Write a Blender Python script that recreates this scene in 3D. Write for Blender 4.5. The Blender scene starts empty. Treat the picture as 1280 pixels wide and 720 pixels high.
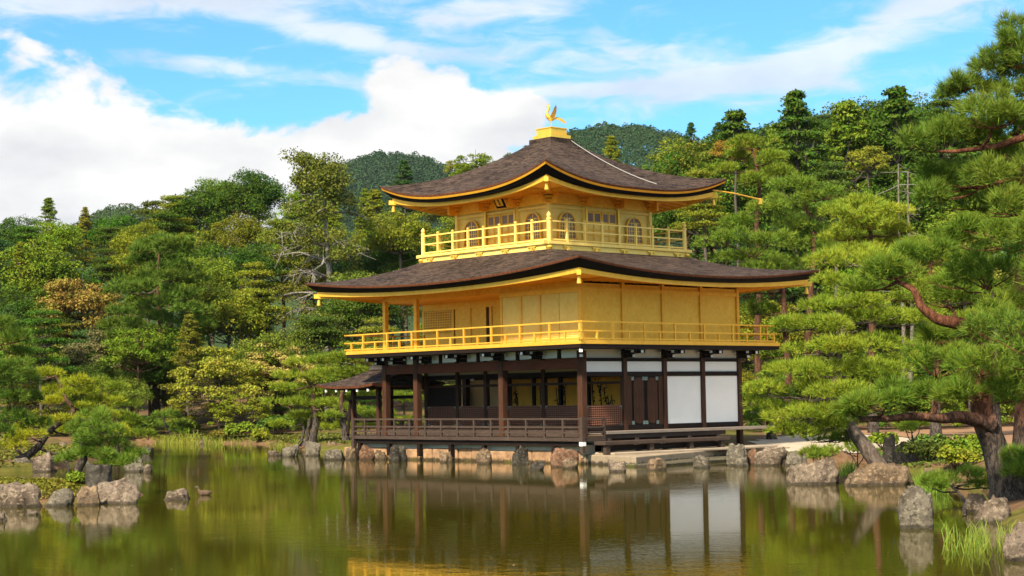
import bpy, bmesh, math, random
import numpy as np
from mathutils import Vector, Matrix, noise as mnoise
scene = bpy.context.scene
col = scene.collection
rad = math.radians

# ------------------------------------------------------------------ camera
CAMH, FPX, PITCH, ROLL = 2.38, 2154.8, rad(3.6189), rad(-0.9085)
cam_data = bpy.data.cameras.new('camera')
cam_data.sensor_width = 36.0
cam_data.lens = 36.0 * FPX / 1280.0
cam_data.clip_start, cam_data.clip_end = 0.5, 9000.0
camera = bpy.data.objects.new('camera', cam_data)
camera.matrix_world = (Matrix.Translation((0, 0, CAMH)) @ Matrix.Rotation(math.pi / 2 + PITCH, 4, 'X')
                       @ Matrix.Rotation(ROLL, 4, 'Z'))
col.objects.link(camera)
scene.camera = camera

# ------------------------------------------------------------------ exposure
scene.view_settings.view_transform = 'Standard'
scene.view_settings.look = 'None'
scene.view_settings.gamma = 1.0
scene.view_settings.use_curve_mapping = False
scene.view_settings.exposure = 1.38
scene.render.engine = 'CYCLES'
scene.cycles.use_denoising = True
scene.cycles.max_bounces = 6
scene.cycles.diffuse_bounces = 3
scene.cycles.glossy_bounces = 3
scene.cycles.transmission_bounces = 3
scene.cycles.transparent_max_bounces = 4
scene.cycles.caustics_reflective = False
scene.cycles.caustics_refractive = False

# ------------------------------------------------------------------ sun and sky
SUN = Vector((-0.42, -0.78, 0.80)).normalized()
sun_data = bpy.data.lights.new('sun', 'SUN')
sun_data.energy = 3.5
sun_data.angle = rad(5.0)
sun_data.color = (1.0, 0.88, 0.67)
sun = bpy.data.objects.new('sun', sun_data)
sun.rotation_euler = (-SUN).to_track_quat('-Z', 'Y').to_euler()
sun.location = (-40, -80, 80)
col.objects.link(sun)

class NT:
    """small helper that wires shader nodes"""
    def __init__(self, tree):
        self.t = tree; self.n = tree.nodes; self.l = tree.links
    def new(self, typ, **kw):
        nd = self.n.new(typ)
        for k, v in kw.items(): setattr(nd, k, v)
        return nd
    def put(self, sock, v):
        if hasattr(v, 'is_output'): self.l.new(v, sock)
        elif v is not None: sock.default_value = v
    def m(self, op, a, b=None, c=None, clamp=False):
        nd = self.new('ShaderNodeMath', operation=op, use_clamp=clamp)
        self.put(nd.inputs[0], a); self.put(nd.inputs[1], b)
        if c is not None: self.put(nd.inputs[2], c)
        return nd.outputs[0]
    def noise(self, vec, scale, detail=4, rough=0.55, dist=0.0, out='Fac'):
        nd = self.new('ShaderNodeTexNoise')
        if vec is not None: self.put(nd.inputs['Vector'], vec)
        nd.inputs['Scale'].default_value = scale; nd.inputs['Detail'].default_value = detail
        nd.inputs['Roughness'].default_value = rough; nd.inputs['Distortion'].default_value = dist
        return nd.outputs[out]
    def ramp(self, fac, stops):
        nd = self.new('ShaderNodeValToRGB')
        cr = nd.color_ramp
        while len(cr.elements) < len(stops): cr.elements.new(0.5)
        for e, (p, c) in zip(cr.elements, stops):
            e.position = p; e.color = (c[0], c[1], c[2], 1)
        self.put(nd.inputs[0], fac)
        return nd.outputs[0]
    def mix(self, fac, a, b, blend='MIX'):
        nd = self.new('ShaderNodeMix', data_type='RGBA', blend_type=blend)
        self.put(nd.inputs[0], fac)
        for s, v in ((nd.inputs[6], a), (nd.inputs[7], b)):
            if isinstance(v, tuple): v = (v[0], v[1], v[2], 1)
            self.put(s, v)
        return nd.outputs[2]
    def mapping(self, vec, scale=(1, 1, 1), rot=(0, 0, 0), loc=(0, 0, 0)):
        nd = self.new('ShaderNodeMapping')
        self.put(nd.inputs[0], vec)
        nd.inputs['Scale'].default_value = scale; nd.inputs['Rotation'].default_value = rot
        nd.inputs['Location'].default_value = loc
        return nd.outputs[0]
    def sstep(self, v, a, b):
        nd = self.new('ShaderNodeMapRange', interpolation_type='SMOOTHSTEP')
        self.put(nd.inputs['Value'], v)
        nd.inputs['From Min'].default_value = a; nd.inputs['From Max'].default_value = b
        return nd.outputs[0]

world = bpy.data.worlds.new('World')
scene.world = world
world.use_nodes = True
world.node_tree.nodes.clear()
w = NT(world.node_tree)
sky = w.new('ShaderNodeTexSky', sky_type='NISHITA')
sky.sun_disc = False
sky.sun_elevation = math.asin(SUN.z)
sky.sun_rotation = math.atan2(SUN.x, SUN.y)
sky.altitude = 50; sky.air_density = 1.0; sky.dust_density = 0.6; sky.ozone_density = 2.0
tc = w.new('ShaderNodeTexCoord')
sep = w.new('ShaderNodeSeparateXYZ'); w.l.new(tc.outputs['Generated'], sep.inputs[0])
az = w.m('ARCTAN2', sep.outputs[0], sep.outputs[1])
el = w.m('ARCSINE', sep.outputs[2])
cmb = w.new('ShaderNodeCombineXYZ'); w.put(cmb.inputs[0], az); w.put(cmb.inputs[1], el)
sph = cmb.outputs[0]
def blob(a0, e0, sa, se, amp, slope=0.0):
    """a soft patch of cloud at azimuth a0, elevation e0"""
    da = w.m('SUBTRACT', az, a0); de = w.m('SUBTRACT', w.m('SUBTRACT', el, e0), w.m('MULTIPLY', da, slope))
    q = w.m('ADD', w.m('POWER', w.m('DIVIDE', w.m('ABSOLUTE', da), sa), 2.0), w.m('POWER', w.m('DIVIDE', w.m('ABSOLUTE', de), se), 2.0))
    return w.m('MULTIPLY', w.m('EXPONENT', w.m('MULTIPLY', q, -1.0)), amp)
def add_all(items):
    s = items[0]
    for i in items[1:]: s = w.m('ADD', s, i)
    return s
#CLOUDS
heap = add_all([
    blob(-0.285, 0.130, 0.125, 0.042, 1.15), blob(-0.150, 0.118, 0.085, 0.030, 0.95), blob(-0.050, 0.150, 0.062, 0.040, 0.95),
    blob(0.004, 0.165, 0.040, 0.022, 0.40), blob(-0.27, 0.190, 0.06, 0.018, 0.38), blob(-0.130, 0.172, 0.034, 0.0085, -0.9),
    blob(-0.20, 0.078, 0.22, 0.045, 0.9), blob(-0.075, 0.185, 0.03, 0.014, 0.3),
    blob(1.6, 0.5, 0.9, 0.5, 0.9), blob(-1.5, 0.5, 0.9, 0.5, 1.0), blob(3.1, 0.6, 1.0, 0.5, 0.8), blob(-3.1, 0.6, 1.0, 0.5, 0.8), blob(0.0, 1.3, 4.0, 0.4, 0.6)])  # this row: unseen cloud added outside the view to whiten the fill light
n_heap = w.noise(w.mapping(sph, (1.0, 1.5, 1)), 19.0, 9, 0.56, 0.3)
d_heap = w.m('ADD', heap, w.m('MULTIPLY', w.m('SUBTRACT', n_heap, 0.5), 1.75))
m_heap = w.sstep(d_heap, 0.42, 0.68)
wisp = add_all([
    blob(-0.235, 0.226, 0.13, 0.010, 0.85, 0.02), blob(-0.10, 0.210, 0.07, 0.007, 0.8, -0.22), blob(0.175, 0.190, 0.10, 0.008, 0.80, 0.20),
    blob(0.24, 0.216, 0.05, 0.007, 0.6, 0.25), blob(0.27, 0.226, 0.05, 0.010, 0.9, 0.1), blob(0.0, 0.225, 0.06, 0.008, 0.6, 0.1),
    blob(0.16, 0.180, 0.07, 0.010, 0.45, -0.05), blob(0.04, 0.177, 0.10, 0.0035, 0.6, 0.03), blob(0.05, 0.195, 0.12, 0.022, 0.42, -0.15),
    blob(0.2, 0.16, 0.3, 0.03, 0.18), blob(-0.14, 0.188, 0.08, 0.006, 0.65, -0.08),
    blob(0.0, 0.5, 3.0, 0.35, 0.4)])  # unseen high cloud, likewise added for a more neutral fill
n_wisp = w.noise(w.mapping(sph, (9.0, 30.0, 1), (0, 0, 0.12)), 2.6, 8, 0.62, 0.6)
d_wisp = w.m('ADD', wisp, w.m('MULTIPLY', w.m('SUBTRACT', n_wisp, 0.5), 1.6))
m_wisp = w.m('MULTIPLY', w.sstep(d_wisp, 0.28, 1.05), 0.75)
mask = w.m('MAXIMUM', m_heap, m_wisp)
grey = w.noise(w.mapping(sph, (1, 2.0, 1), loc=(3.1, 1.7, 0)), 14.0, 6, 0.5)
cloud_col = w.ramp(grey, [(0.30, (0.76, 0.77, 0.80)), (0.60, (1.0, 0.99, 0.97))])
tint = w.mix(1.0, sky.outputs[0], (0.42, 0.82, 1.04), 'MULTIPLY')
bg_sky = w.new('ShaderNodeBackground'); w.put(bg_sky.inputs[0], tint); bg_sky.inputs[1].default_value = 0.078
bg_cld = w.new('ShaderNodeBackground'); w.put(bg_cld.inputs[0], cloud_col); bg_cld.inputs[1].default_value = 0.405
mx = w.new('ShaderNodeMixShader'); w.put(mx.inputs[0], mask)
w.l.new(bg_sky.outputs[0], mx.inputs[1]); w.l.new(bg_cld.outputs[0], mx.inputs[2])
wo = w.new('ShaderNodeOutputWorld'); w.l.new(mx.outputs[0], wo.inputs[0])

# ------------------------------------------------------------------ helpers
def pix_ray(x, y):
    qx, qy = x - 640.0, y - 360.0
    cr, sr = math.cos(ROLL), math.sin(ROLL)
    a, b = qx * cr + qy * sr, -qx * sr + qy * cr
    d = Vector((a, FPX * math.cos(PITCH) + b * math.sin(PITCH), FPX * math.sin(PITCH) - b * math.cos(PITCH)))
    return d / d.y
def at(x, y, Y):
    """point seen at a photo pixel, Y metres away"""
    return Vector((0, 0, CAMH)) + pix_ray(x, y) * Y
def atz(x, y, z=0.0):
    r = pix_ray(x, y)
    return Vector((0, 0, CAMH)) + r * ((z - CAMH) / r.z)
def ppm(Y): return Y / FPX            # metres per photo pixel

def tag(o, label=None, cat=None, group=None, kind=None):
    if label: o['label'] = label
    if cat: o['category'] = cat
    if group: o['group'] = group
    if kind: o['kind'] = kind
    return o
def empty(name, loc=(0, 0, 0), rz=0.0):
    o = bpy.data.objects.new(name, None)
    o.empty_display_size = 0.3
    o.location = loc; o.rotation_euler = (0, 0, rz)
    col.objects.link(o)
    return o

class MB:
    """collects geometry, then links it as ONE mesh object"""
    def __init__(self): self.v = []; self.f = []
    def add(self, vs, fs):
        k = len(self.v)
        self.v += [tuple(p) for p in vs]
        self.f += [tuple(i + k for i in f) for f in fs]
        return self
    def box(self, a, b):
        x0, x1 = sorted((a[0], b[0])); y0, y1 = sorted((a[1], b[1])); z0, z1 = sorted((a[2], b[2]))
        return self.add([(x0, y0, z0), (x1, y0, z0), (x1, y1, z0), (x0, y1, z0), (x0, y0, z1), (x1, y0, z1), (x1, y1, z1), (x0, y1, z1)],
                        [(0, 3, 2, 1), (4, 5, 6, 7), (0, 1, 5, 4), (1, 2, 6, 5), (2, 3, 7, 6), (3, 0, 4, 7)])
    def beam(self, p, q, wd, hg, up=(0, 0, 1)):
        p, q = Vector(p), Vector(q); d = (q - p).normalized(); s = d.cross(Vector(up))
        if s.length < 1e-4: s = d.cross(Vector((0, 1, 0)))
        s.normalize(); t = s.cross(d).normalized()
        s = s * wd / 2; t = t * hg / 2
        return self.add([p - s - t, p + s - t, p + s + t, p - s + t, q - s - t, q + s - t, q + s + t, q - s + t],
                        [(0, 1, 2, 3), (7, 6, 5, 4), (0, 4, 5, 1), (1, 5, 6, 2), (2, 6, 7, 3), (3, 7, 4, 0)])
    def tube(self, pts, rs, n=8, cap=True):
        pts = [Vector(p) for p in pts]
        if not hasattr(rs, '__len__'): rs = [rs] * len(pts)
        vs = []; fs = []; prev = None
        for i, p in enumerate(pts):
            d = (pts[min(i + 1, len(pts) - 1)] - pts[max(i - 1, 0)])
            d = d.normalized() if d.length > 1e-9 else Vector((0, 0, 1))
            if prev is None:
                s = d.cross(Vector((0.31, 0.95, 0.02)))
                if s.length < 0.1: s = d.cross(Vector((1, 0, 0)))
            else: s = prev - d * prev.dot(d)
            s.normalize(); prev = s; t = d.cross(s)
            for k in range(n):
                a = 2 * math.pi * k / n
                vs.append(p + (s * math.cos(a) + t * math.sin(a)) * rs[i])
        for i in range(len(pts) - 1):
            for k in range(n):
                k2 = (k + 1) % n
                fs.append((i * n + k, i * n + k2, (i + 1) * n + k2, (i + 1) * n + k))
        if cap:
            fs.append(tuple(range(n))[::-1]); fs.append(tuple((len(pts) - 1) * n + k for k in range(n)))
        return self.add(vs, fs)
    def lathe(self, prof, c=(0, 0, 0), n=16):
        vs = []; fs = []
        for r, z in prof:
            for k in range(n):
                a = 2 * math.pi * k / n
                vs.append((c[0] + r * math.cos(a), c[1] + r * math.sin(a), c[2] + z))
        for i in range(len(prof) - 1):
            for k in range(n):
                k2 = (k + 1) % n
                fs.append((i * n + k, i * n + k2, (i + 1) * n + k2, (i + 1) * n + k))
        fs.append(tuple(range(n))[::-1]); fs.append(tuple((len(prof) - 1) * n + k for k in range(n)))
        return self.add(vs, fs)
    def prism(self, poly, fmap, d0, d1):
        """poly of (p,q); fmap(p,q,d)->xyz; extruded from d0 to d1"""
        n = len(poly)
        vs = [fmap(p, q, d0) for p, q in poly] + [fmap(p, q, d1) for p, q in poly]
        fs = [tuple(range(n))[::-1], tuple(range(n, 2 * n))] + [(i, (i + 1) % n, n + (i + 1) % n, n + i) for i in range(n)]
        return self.add(vs, fs)
    def ringwall(self, outer, inner, fmap, d0, d1):
        n = len(outer); vs = []
        for d in (d0, d1):
            vs += [fmap(p, q, d) for p, q in outer] + [fmap(p, q, d) for p, q in inner]
        fs = []
        for i in range(n):
            j = (i + 1) % n
            fs += [(i, n + i, n + j, j), (2 * n + i, 2 * n + j, 3 * n + j, 3 * n + i), (i, j, 2 * n + j, 2 * n + i), (n + i, 3 * n + i, 3 * n + j, n + j)]
        return self.add(vs, fs)
    def loft(self, rings, closed=True):
        n = len(rings[0]); vs = [p for r in rings for p in r]; fs = []
        for i in range(len(rings) - 1):
            for k in range(n if closed else n - 1):
                k2 = (k + 1) % n
                fs.append((i * n + k, i * n + k2, (i + 1) * n + k2, (i + 1) * n + k))
        return self.add(vs, fs)
    def build(self, name, material, parent=None, smooth=None, bevel=0.0):
        me = bpy.data.meshes.new(name)
        me.from_pydata(self.v, [], self.f)
        bm = bmesh.new(); bm.from_mesh(me)
        bmesh.ops.recalc_face_normals(bm, faces=bm.faces)
        bm.to_mesh(me); bm.free()
        me.materials.append(material)
        if smooth is not None:
            me.polygons.foreach_set('use_smooth', [True] * len(me.polygons))
            me.set_sharp_from_angle(angle=rad(smooth))
        o = bpy.data.objects.new(name, me)
        col.objects.link(o)
        if parent is not None: o.parent = parent
        if bevel:
            bv = o.modifiers.new('bevel', 'BEVEL'); bv.width = bevel; bv.segments = 2; bv.limit_method = 'ANGLE'
        return o

def fast_mesh(name, verts, k):
    """verts (N*k,3): N separate faces of k corners"""
    verts = np.ascontiguousarray(verts, dtype=np.float32).reshape(-1, 3)
    nv = len(verts); nf = nv // k
    me = bpy.data.meshes.new(name)
    me.vertices.add(nv); me.vertices.foreach_set('co', verts.ravel())
    me.loops.add(nv); me.loops.foreach_set('vertex_index', np.arange(nv, dtype=np.int32))
    me.polygons.add(nf)
    me.polygons.foreach_set('loop_start', np.arange(0, nv, k, dtype=np.int32))
    me.update(calc_edges=True)
    return me
def link_mesh(name, me, material, parent=None):
    if len(me.materials) == 0: me.materials.append(material)
    o = bpy.data.objects.new(name, me); col.objects.link(o)
    if parent is not None: o.parent = parent
    return o
def unit(a): return a / np.maximum(np.linalg.norm(a, axis=-1, keepdims=True), 1e-9)

# ------------------------------------------------------------------ materials
def mat(name):
    m_ = bpy.data.materials.new(name); m_.use_nodes = True
    m_.node_tree.nodes.clear()
    n = NT(m_.node_tree)
    out = n.new('ShaderNodeOutputMaterial')
    return m_, n, out
def pbsdf(n, out, color, rough=0.6, metal=0.0, bump=None, bstr=0.3, bdist=0.02, ior=1.45, spec=0.5):
    p = n.new('ShaderNodeBsdfPrincipled')
    if isinstance(color, tuple): color = (color[0], color[1], color[2], 1)
    n.put(p.inputs['Base Color'], color)
    n.put(p.inputs['Roughness'], rough); n.put(p.inputs['Metallic'], metal)
    p.inputs['IOR'].default_value = ior
    p.inputs['Specular IOR Level'].default_value = spec
    if bump is not None:
        b = n.new('ShaderNodeBump'); b.inputs['Strength'].default_value = bstr; b.inputs['Distance'].default_value = bdist
        n.put(b.inputs['Height'], bump); n.l.new(b.outputs[0], p.inputs['Normal'])
    n.l.new(p.outputs[0], out.inputs[0])
    return p
def objc(n): return n.new('ShaderNodeTexCoord').outputs['Object']

M = {}
def gold(name, base, dark, rough=0.42, metal=0.35, lines=0.0):
    m_, n, out = mat(name); oc = objc(n)
    f = n.noise(oc, 1.3, 5, 0.6); g = n.noise(n.mapping(oc, (7, 7, 30)), 1.2, 4, 0.6)
    vor = n.new('ShaderNodeTexVoronoi', distance='CHEBYCHEV', feature='F1'); n.put(vor.inputs['Vector'], oc); vor.inputs['Scale'].default_value = 8.0
    sq = n.new('ShaderNodeSeparateColor'); n.l.new(vor.outputs['Color'], sq.inputs[0])
    k = n.m('ADD', n.m('MULTIPLY', f, 0.55), n.m('ADD', n.m('MULTIPLY', g, 0.3), n.m('MULTIPLY', sq.outputs[0], 0.22)))
    c = n.ramp(k, [(0.34, dark), (0.70, base)])
    pbsdf(n, out, c, n.m('ADD', n.m('MULTIPLY', g, 0.25), rough - 0.1), metal, g, 0.25, 0.01)
    return m_
M['gold'] = gold('gold_leaf', (1.0, 0.64, 0.085), (0.86, 0.49, 0.040), 0.5, 0.3)
M['gold_trim'] = gold('gold_trim', (0.93, 0.54, 0.065), (0.82, 0.43, 0.035), 0.45, 0.45)
M['gold_pale'] = gold('pale_gold', (1.0, 0.76, 0.22), (0.95, 0.62, 0.12), 0.52, 0.22)
M['gold_deep'] = gold('deep_gold', (1.0, 0.53, 0.045), (0.90, 0.42, 0.025), 0.45, 0.4)
M['gold_bright'] = gold('bright_gold', (0.95, 0.62, 0.10), (0.85, 0.50, 0.06), 0.3, 0.6)

def wood(name, a, b, stretch=(14, 14, 1.2), rough=0.6):
    m_, n, out = mat(name); oc = objc(n)
    f = n.noise(n.mapping(oc, stretch), 1.5, 6, 0.65, 0.4); g = n.noise(oc, 0.9, 3)
    c = n.ramp(n.m('ADD', n.m('MULTIPLY', f, 0.7), n.m('MULTIPLY', g, 0.3)), [(0.3, a), (0.7, b)])
    pbsdf(n, out, c, rough, 0, f, 0.35, 0.01, spec=0.15)
    return m_
M['wood_red'] = wood('red_brown_wood', (0.030, 0.0135, 0.008), (0.105, 0.046, 0.026))
M['wood_beam'] = wood('beam_wood', (0.050, 0.014, 0.007), (0.145, 0.042, 0.018), (3, 3, 14))
M['lattice_wood'] = wood('lattice_wood', (0.17, 0.072, 0.045), (0.30, 0.135, 0.085), (3, 3, 14))
M['wood_dark'] = wood('dark_wood', (0.007, 0.0042, 0.0035), (0.022, 0.013, 0.010), (4, 4, 8))
M['wood_grey'] = wood('weathered_wood', (0.028, 0.018, 0.014), (0.100, 0.070, 0.056), (5, 5, 25), 0.75)
M['wood_pale'] = wood('bleached_wood', (0.15, 0.12, 0.10), (0.30, 0.25, 0.21), (3, 3, 25), 0.8)

def plain(name, c, rough=0.7, var=0.12, scale=3.0, metal=0.0):
    m_, n, out = mat(name); oc = objc(n)
    f = n.noise(oc, scale, 5, 0.6)
    d = tuple(x * (1 - var) for x in c); e = tuple(min(1, x * (1 + var)) for x in c)
    pbsdf(n, out, n.ramp(f, [(0.3, d), (0.7, e)]), rough, metal, f, 0.1, 0.01, spec=0.2)
    return m_
M['plaster'] = plain('white_plaster', (0.88, 0.875, 0.865), 0.85, 0.035, 1.3)
M['plaster_grey'] = plain('greyish_plaster', (0.62, 0.60, 0.54), 0.8, 0.06)  # greyer, less white than the main panels
M['white_tip'] = plain('white_paint', (0.8, 0.8, 0.78), 0.6, 0.04)
M['black'] = plain('flat_black', (0.004, 0.003, 0.003), 0.9, 0.3)  # flat black of the eave undersides, tablet board and characters
M['patina'] = plain('patina_metal', (0.20, 0.27, 0.25), 0.55, 0.25, 8, 0.3)
M['paper'] = plain('window_paper', (0.30, 0.21, 0.18), 0.8, 0.08)
M['amber'] = plain('gilt_screen', (0.82, 0.34, 0.03), 0.5, 0.25, 1.5, 0.2)
M['beige'] = plain('beige_screen', (0.80, 0.46, 0.20), 0.6, 0.1, 1.0)
M['ink'] = plain('ink_paint', (0.012, 0.009, 0.007), 0.8, 0.3)
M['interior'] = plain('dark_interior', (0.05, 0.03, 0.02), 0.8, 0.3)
M['metal_wire'] = plain('steel_cable', (0.42, 0.41, 0.40), 0.4, 0.05)

def thatch(name, a, b):
    m_, n, out = mat(name); oc = objc(n)
    f = n.noise(n.mapping(oc, (2.0, 2.0, 13)), 1.3, 8, 0.78, 0.2); g = n.noise(oc, 0.55, 5, 0.6)
    sp = n.noise(oc, 9.0, 4, 0.75)
    k = n.m('ADD', n.m('MULTIPLY', f, 0.60), n.m('ADD', n.m('MULTIPLY', g, 0.14), n.m('MULTIPLY', sp, 0.26)))
    c = n.ramp(k, [(0.44, a), (0.50, tuple((x + y) / 2 for x, y in zip(a, b))), (0.56, b)])
    moss = n.sstep(n.noise(oc, 1.7, 5, 0.65), 0.62, 0.75)
    c = n.mix(n.m('MULTIPLY', moss, 0.35), c, (0.10, 0.085, 0.05))
    pbsdf(n, out, c, 0.9, 0, n.m('ADD', f, sp), 0.7, 0.035, spec=0.15)
    return m_
M['thatch'] = thatch('cypress_bark', (0.013, 0.0085, 0.007), (0.088, 0.060, 0.047))
M['thatch_edge'] = plain('cut_bark_edge', (0.13, 0.045, 0.020), 0.85, 0.4, 9)

def wet_stone(name, c, var, scale):
    """masonry with a dark, mossy tide line at the water"""
    m_, n, out = mat(name); oc = objc(n)
    f = n.noise(oc, scale, 6, 0.65); g = n.noise(oc, scale * 5, 4, 0.7)
    base = n.ramp(n.m('ADD', n.m('MULTIPLY', f, 0.7), n.m('MULTIPLY', g, 0.3)), [(0.34, tuple(x * (1 - var) for x in c)), (0.66, tuple(min(1, x * (1 + var)) for x in c))])
    geo = n.new('ShaderNodeNewGeometry'); sp = n.new('ShaderNodeSeparateXYZ'); n.l.new(geo.outputs['Position'], sp.inputs[0])
    wet = n.m('SUBTRACT', 1.0, n.sstep(n.m('ADD', sp.outputs[2], n.m('MULTIPLY', n.m('SUBTRACT', g, 0.5), 0.25)), 0.05, 0.15))
    base = n.mix(n.m('MULTIPLY', wet, 0.9), base, n.mix(n.sstep(f, 0.5, 0.6), (0.030, 0.024, 0.017), (0.055, 0.060, 0.012)))
    pbsdf(n, out, base, 0.9, 0, n.m('ADD', f, g), 0.6, 0.03, spec=0.15)
    return m_
# stone takes its tint from the object's colour
def stone_mat():
    m_, n, out = mat('boulder_stone'); oc = objc(n)
    oi = n.new('ShaderNodeObjectInfo')
    sh = n.new('ShaderNodeVectorMath', operation='ADD'); n.put(sh.inputs[0], oc)
    rv = n.new('ShaderNodeCombineXYZ'); n.put(rv.inputs[0], n.m('MULTIPLY', oi.outputs['Random'], 37.0)); n.l.new(rv.outputs[0], sh.inputs[1])
    v = sh.outputs[0]
    f = n.noise(v, 1.6, 8, 0.65, 0.4); g = n.noise(v, 9.0, 6, 0.7); hgt = n.noise(v, 3.5, 4, 0.6, 1.0)
    base = n.mix(n.sstep(f, 0.30, 0.70), n.mix(1.0, oi.outputs['Color'], (0.36, 0.33, 0.30), 'MULTIPLY'), oi.outputs['Color'])
    base = n.mix(n.m('MULTIPLY', n.sstep(g, 0.50, 0.60), 0.85), base, n.mix(1.0, oi.outputs['Color'], (1.45, 1.47, 1.42), 'MULTIPLY'))
    base = n.mix(n.m('MULTIPLY', n.sstep(hgt, 0.58, 0.70), 0.55), base, (0.085, 0.085, 0.045))
    base = n.mix(n.m('MULTIPLY', n.sstep(n.noise(v, 11.0, 5, 0.7), 0.55, 0.61), 0.75), base, (0.045, 0.040, 0.038))
    sp = n.new('ShaderNodeSeparateXYZ'); geo = n.new('ShaderNodeNewGeometry'); n.l.new(geo.outputs['Position'], sp.inputs[0])
    wet = n.m('SUBTRACT', 1.0, n.sstep(n.m('ADD', sp.outputs[2], n.m('MULTIPLY', g, 0.06)), 0.06, 0.13))
    base = n.mix(n.m('MULTIPLY', wet, 0.75), base, (0.035, 0.030, 0.022))
    pbsdf(n, out, base, 0.85, 0, n.m('ADD', f, n.m('MULTIPLY', g, 0.8)), 1.0, 0.07, spec=0.15)
    return m_
M['stone'] = stone_mat()

def leaf_mat(name, transl=0.3, hue=0.05, val=0.5, rough=0.55):
    m_, n, out = mat(name); oc = objc(n)
    oi = n.new('ShaderNodeObjectInfo'); geo = n.new('ShaderNodeNewGeometry')
    rnd = geo.outputs['Random Per Island']
    hs = n.new('ShaderNodeHueSaturation')
    patch = n.noise(oc, 0.55, 4, 0.6)
    n.put(hs.inputs['Hue'], n.m('ADD', 0.5, n.m('ADD', n.m('MULTIPLY', n.m('SUBTRACT', rnd, 0.5), hue), n.m('MULTIPLY', n.m('SUBTRACT', patch, 0.5), -0.11))))
    wn = n.new('ShaderNodeTexWhiteNoise', noise_dimensions='1D'); n.put(wn.inputs['W'], n.m('MULTIPLY', rnd, 913.0))
    n.put(hs.inputs['Value'], n.m('ADD', 1.0 - val / 2, n.m('ADD', n.m('MULTIPLY', wn.outputs['Value'], val), n.m('MULTIPLY', n.m('SUBTRACT', patch, 0.5), 0.7))))
    hs.inputs['Saturation'].default_value = 1.0
    n.put(hs.inputs['Color'], oi.outputs['Color'])
    p = n.new('ShaderNodeBsdfPrincipled'); n.put(p.inputs['Base Color'], hs.outputs[0]); p.inputs['Roughness'].default_value = rough
    p.inputs['Specular IOR Level'].default_value = 0.06
    t = n.new('ShaderNodeBsdfTranslucent'); n.put(t.inputs[0], n.mix(1.0, hs.outputs[0], (1.5, 1.45, 0.7), 'MULTIPLY'))
    mxs = n.new('ShaderNodeMixShader'); mxs.inputs[0].default_value = transl
    n.l.new(p.outputs[0], mxs.inputs[1]); n.l.new(t.outputs[0], mxs.inputs[2]); n.l.new(mxs.outputs[0], out.inputs[0])
    return m_
M['leaf'] = leaf_mat('leaf', 0.18, 0.06, 0.8)
M['needle'] = leaf_mat('pine_needle', 0.2, 0.06, 0.8)
M['far_leaf'] = leaf_mat('hill_canopy', 0.15, 0.09, 0.6)

def bark_mat():
    m_, n, out = mat('bark'); oc = objc(n); oi = n.new('ShaderNodeObjectInfo')
    f = n.noise(n.mapping(oc, (5, 5, 1.6)), 2.5, 6, 0.7, 0.5)
    c = n.mix(n.sstep(f, 0.35, 0.65), n.mix(1.0, oi.outputs['Color'], (0.35, 0.33, 0.33), 'MULTIPLY'), oi.outputs['Color'])
    pbsdf(n, out, c, 0.9, 0, f, 0.9, 0.05, spec=0.15)
    return m_
M['bark'] = bark_mat()

def pine_bark_mat():
    """grey plated bark low down, red flaking bark higher up the stem (object z)"""
    m_, n, out = mat('red_pine_bark'); oc = objc(n); oi = n.new('ShaderNodeObjectInfo')
    f = n.noise(n.mapping(oc, (6, 6, 2.2)), 2.5, 6, 0.7, 0.6)
    sp = n.new('ShaderNodeSeparateXYZ'); n.put(sp.inputs[0], oc)
    up = n.sstep(n.m('ADD', sp.outputs[2], n.m('MULTIPLY', n.m('SUBTRACT', f, 0.5), 1.6)), 1.1, 2.3)
    low = n.mix(n.sstep(f, 0.4, 0.62), (0.030, 0.025, 0.022), (0.125, 0.100, 0.085))
    hi = n.mix(n.sstep(f, 0.35, 0.65), n.mix(1.0, oi.outputs['Color'], (0.3, 0.28, 0.28), 'MULTIPLY'), oi.outputs['Color'])
    pbsdf(n, out, n.mix(up, low, hi), 0.9, 0, f, 0.9, 0.06, spec=0.15)
    return m_
M['pine_bark'] = pine_bark_mat()

# ------------------------------------------------------------------ ground, water, hills
POND = [(-60, -40), (-60, 40), (-25, 41.6), (-13, 41.2), (-11.2, 41.4), (-9.9, 42.2), (-9.6, 45), (-11, 47.5), (-15, 48.5), (-32, 50), (-40, 56),
        (-30, 59), (-18.5, 61), (-16.8, 63), (-17.5, 70), (-19, 84), (-24, 97), (-27, 104), (-22, 104.5), (-16, 98), (-12.8, 93.5),
        (-11.2, 88), (-9.5, 79.5), (-6.0, 76.5), (-4.2, 73.5), (-1.0, 65.2), (2.4, 62.0), (9.1, 66.8), (10.0, 65.6), (8.3, 63.4), (8.5, 60.5), (9.2, 58.6), (11.5, 58.2), (12.2, 55), (12.6, 50.5), (10.6, 47.6),
        (8.6, 46.6), (9.2, 45.2), (11.2, 44.6), (11.3, 41), (10.4, 38), (9.4, 34.5), (8.6, 31), (8.0, 27), (8.2, 22), (9.5, 15), (12, -40)]
def pond_distance(X, Y):
    """signed distance to the pond's outline, negative over the water"""
    P = np.array(POND, float); Q = np.roll(P, -1, 0)
    best = np.full(X.shape, 1e9); inside = np.zeros(X.shape, bool)
    for (ax, ay), (bx, by) in zip(P, Q):
        dx, dy = bx - ax, by - ay
        t = np.clip(((X - ax) * dx + (Y - ay) * dy) / (dx * dx + dy * dy), 0, 1)
        best = np.minimum(best, np.hypot(X - ax - t * dx, Y - ay - t * dy))
        with np.errstate(divide='ignore', invalid='ignore'):
            cr = ((ay > Y) != (by > Y)) & (X < (bx - ax) * (Y - ay) / (by - ay) + ax)
        inside ^= cr
    return np.where(inside, -best, best)
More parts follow.
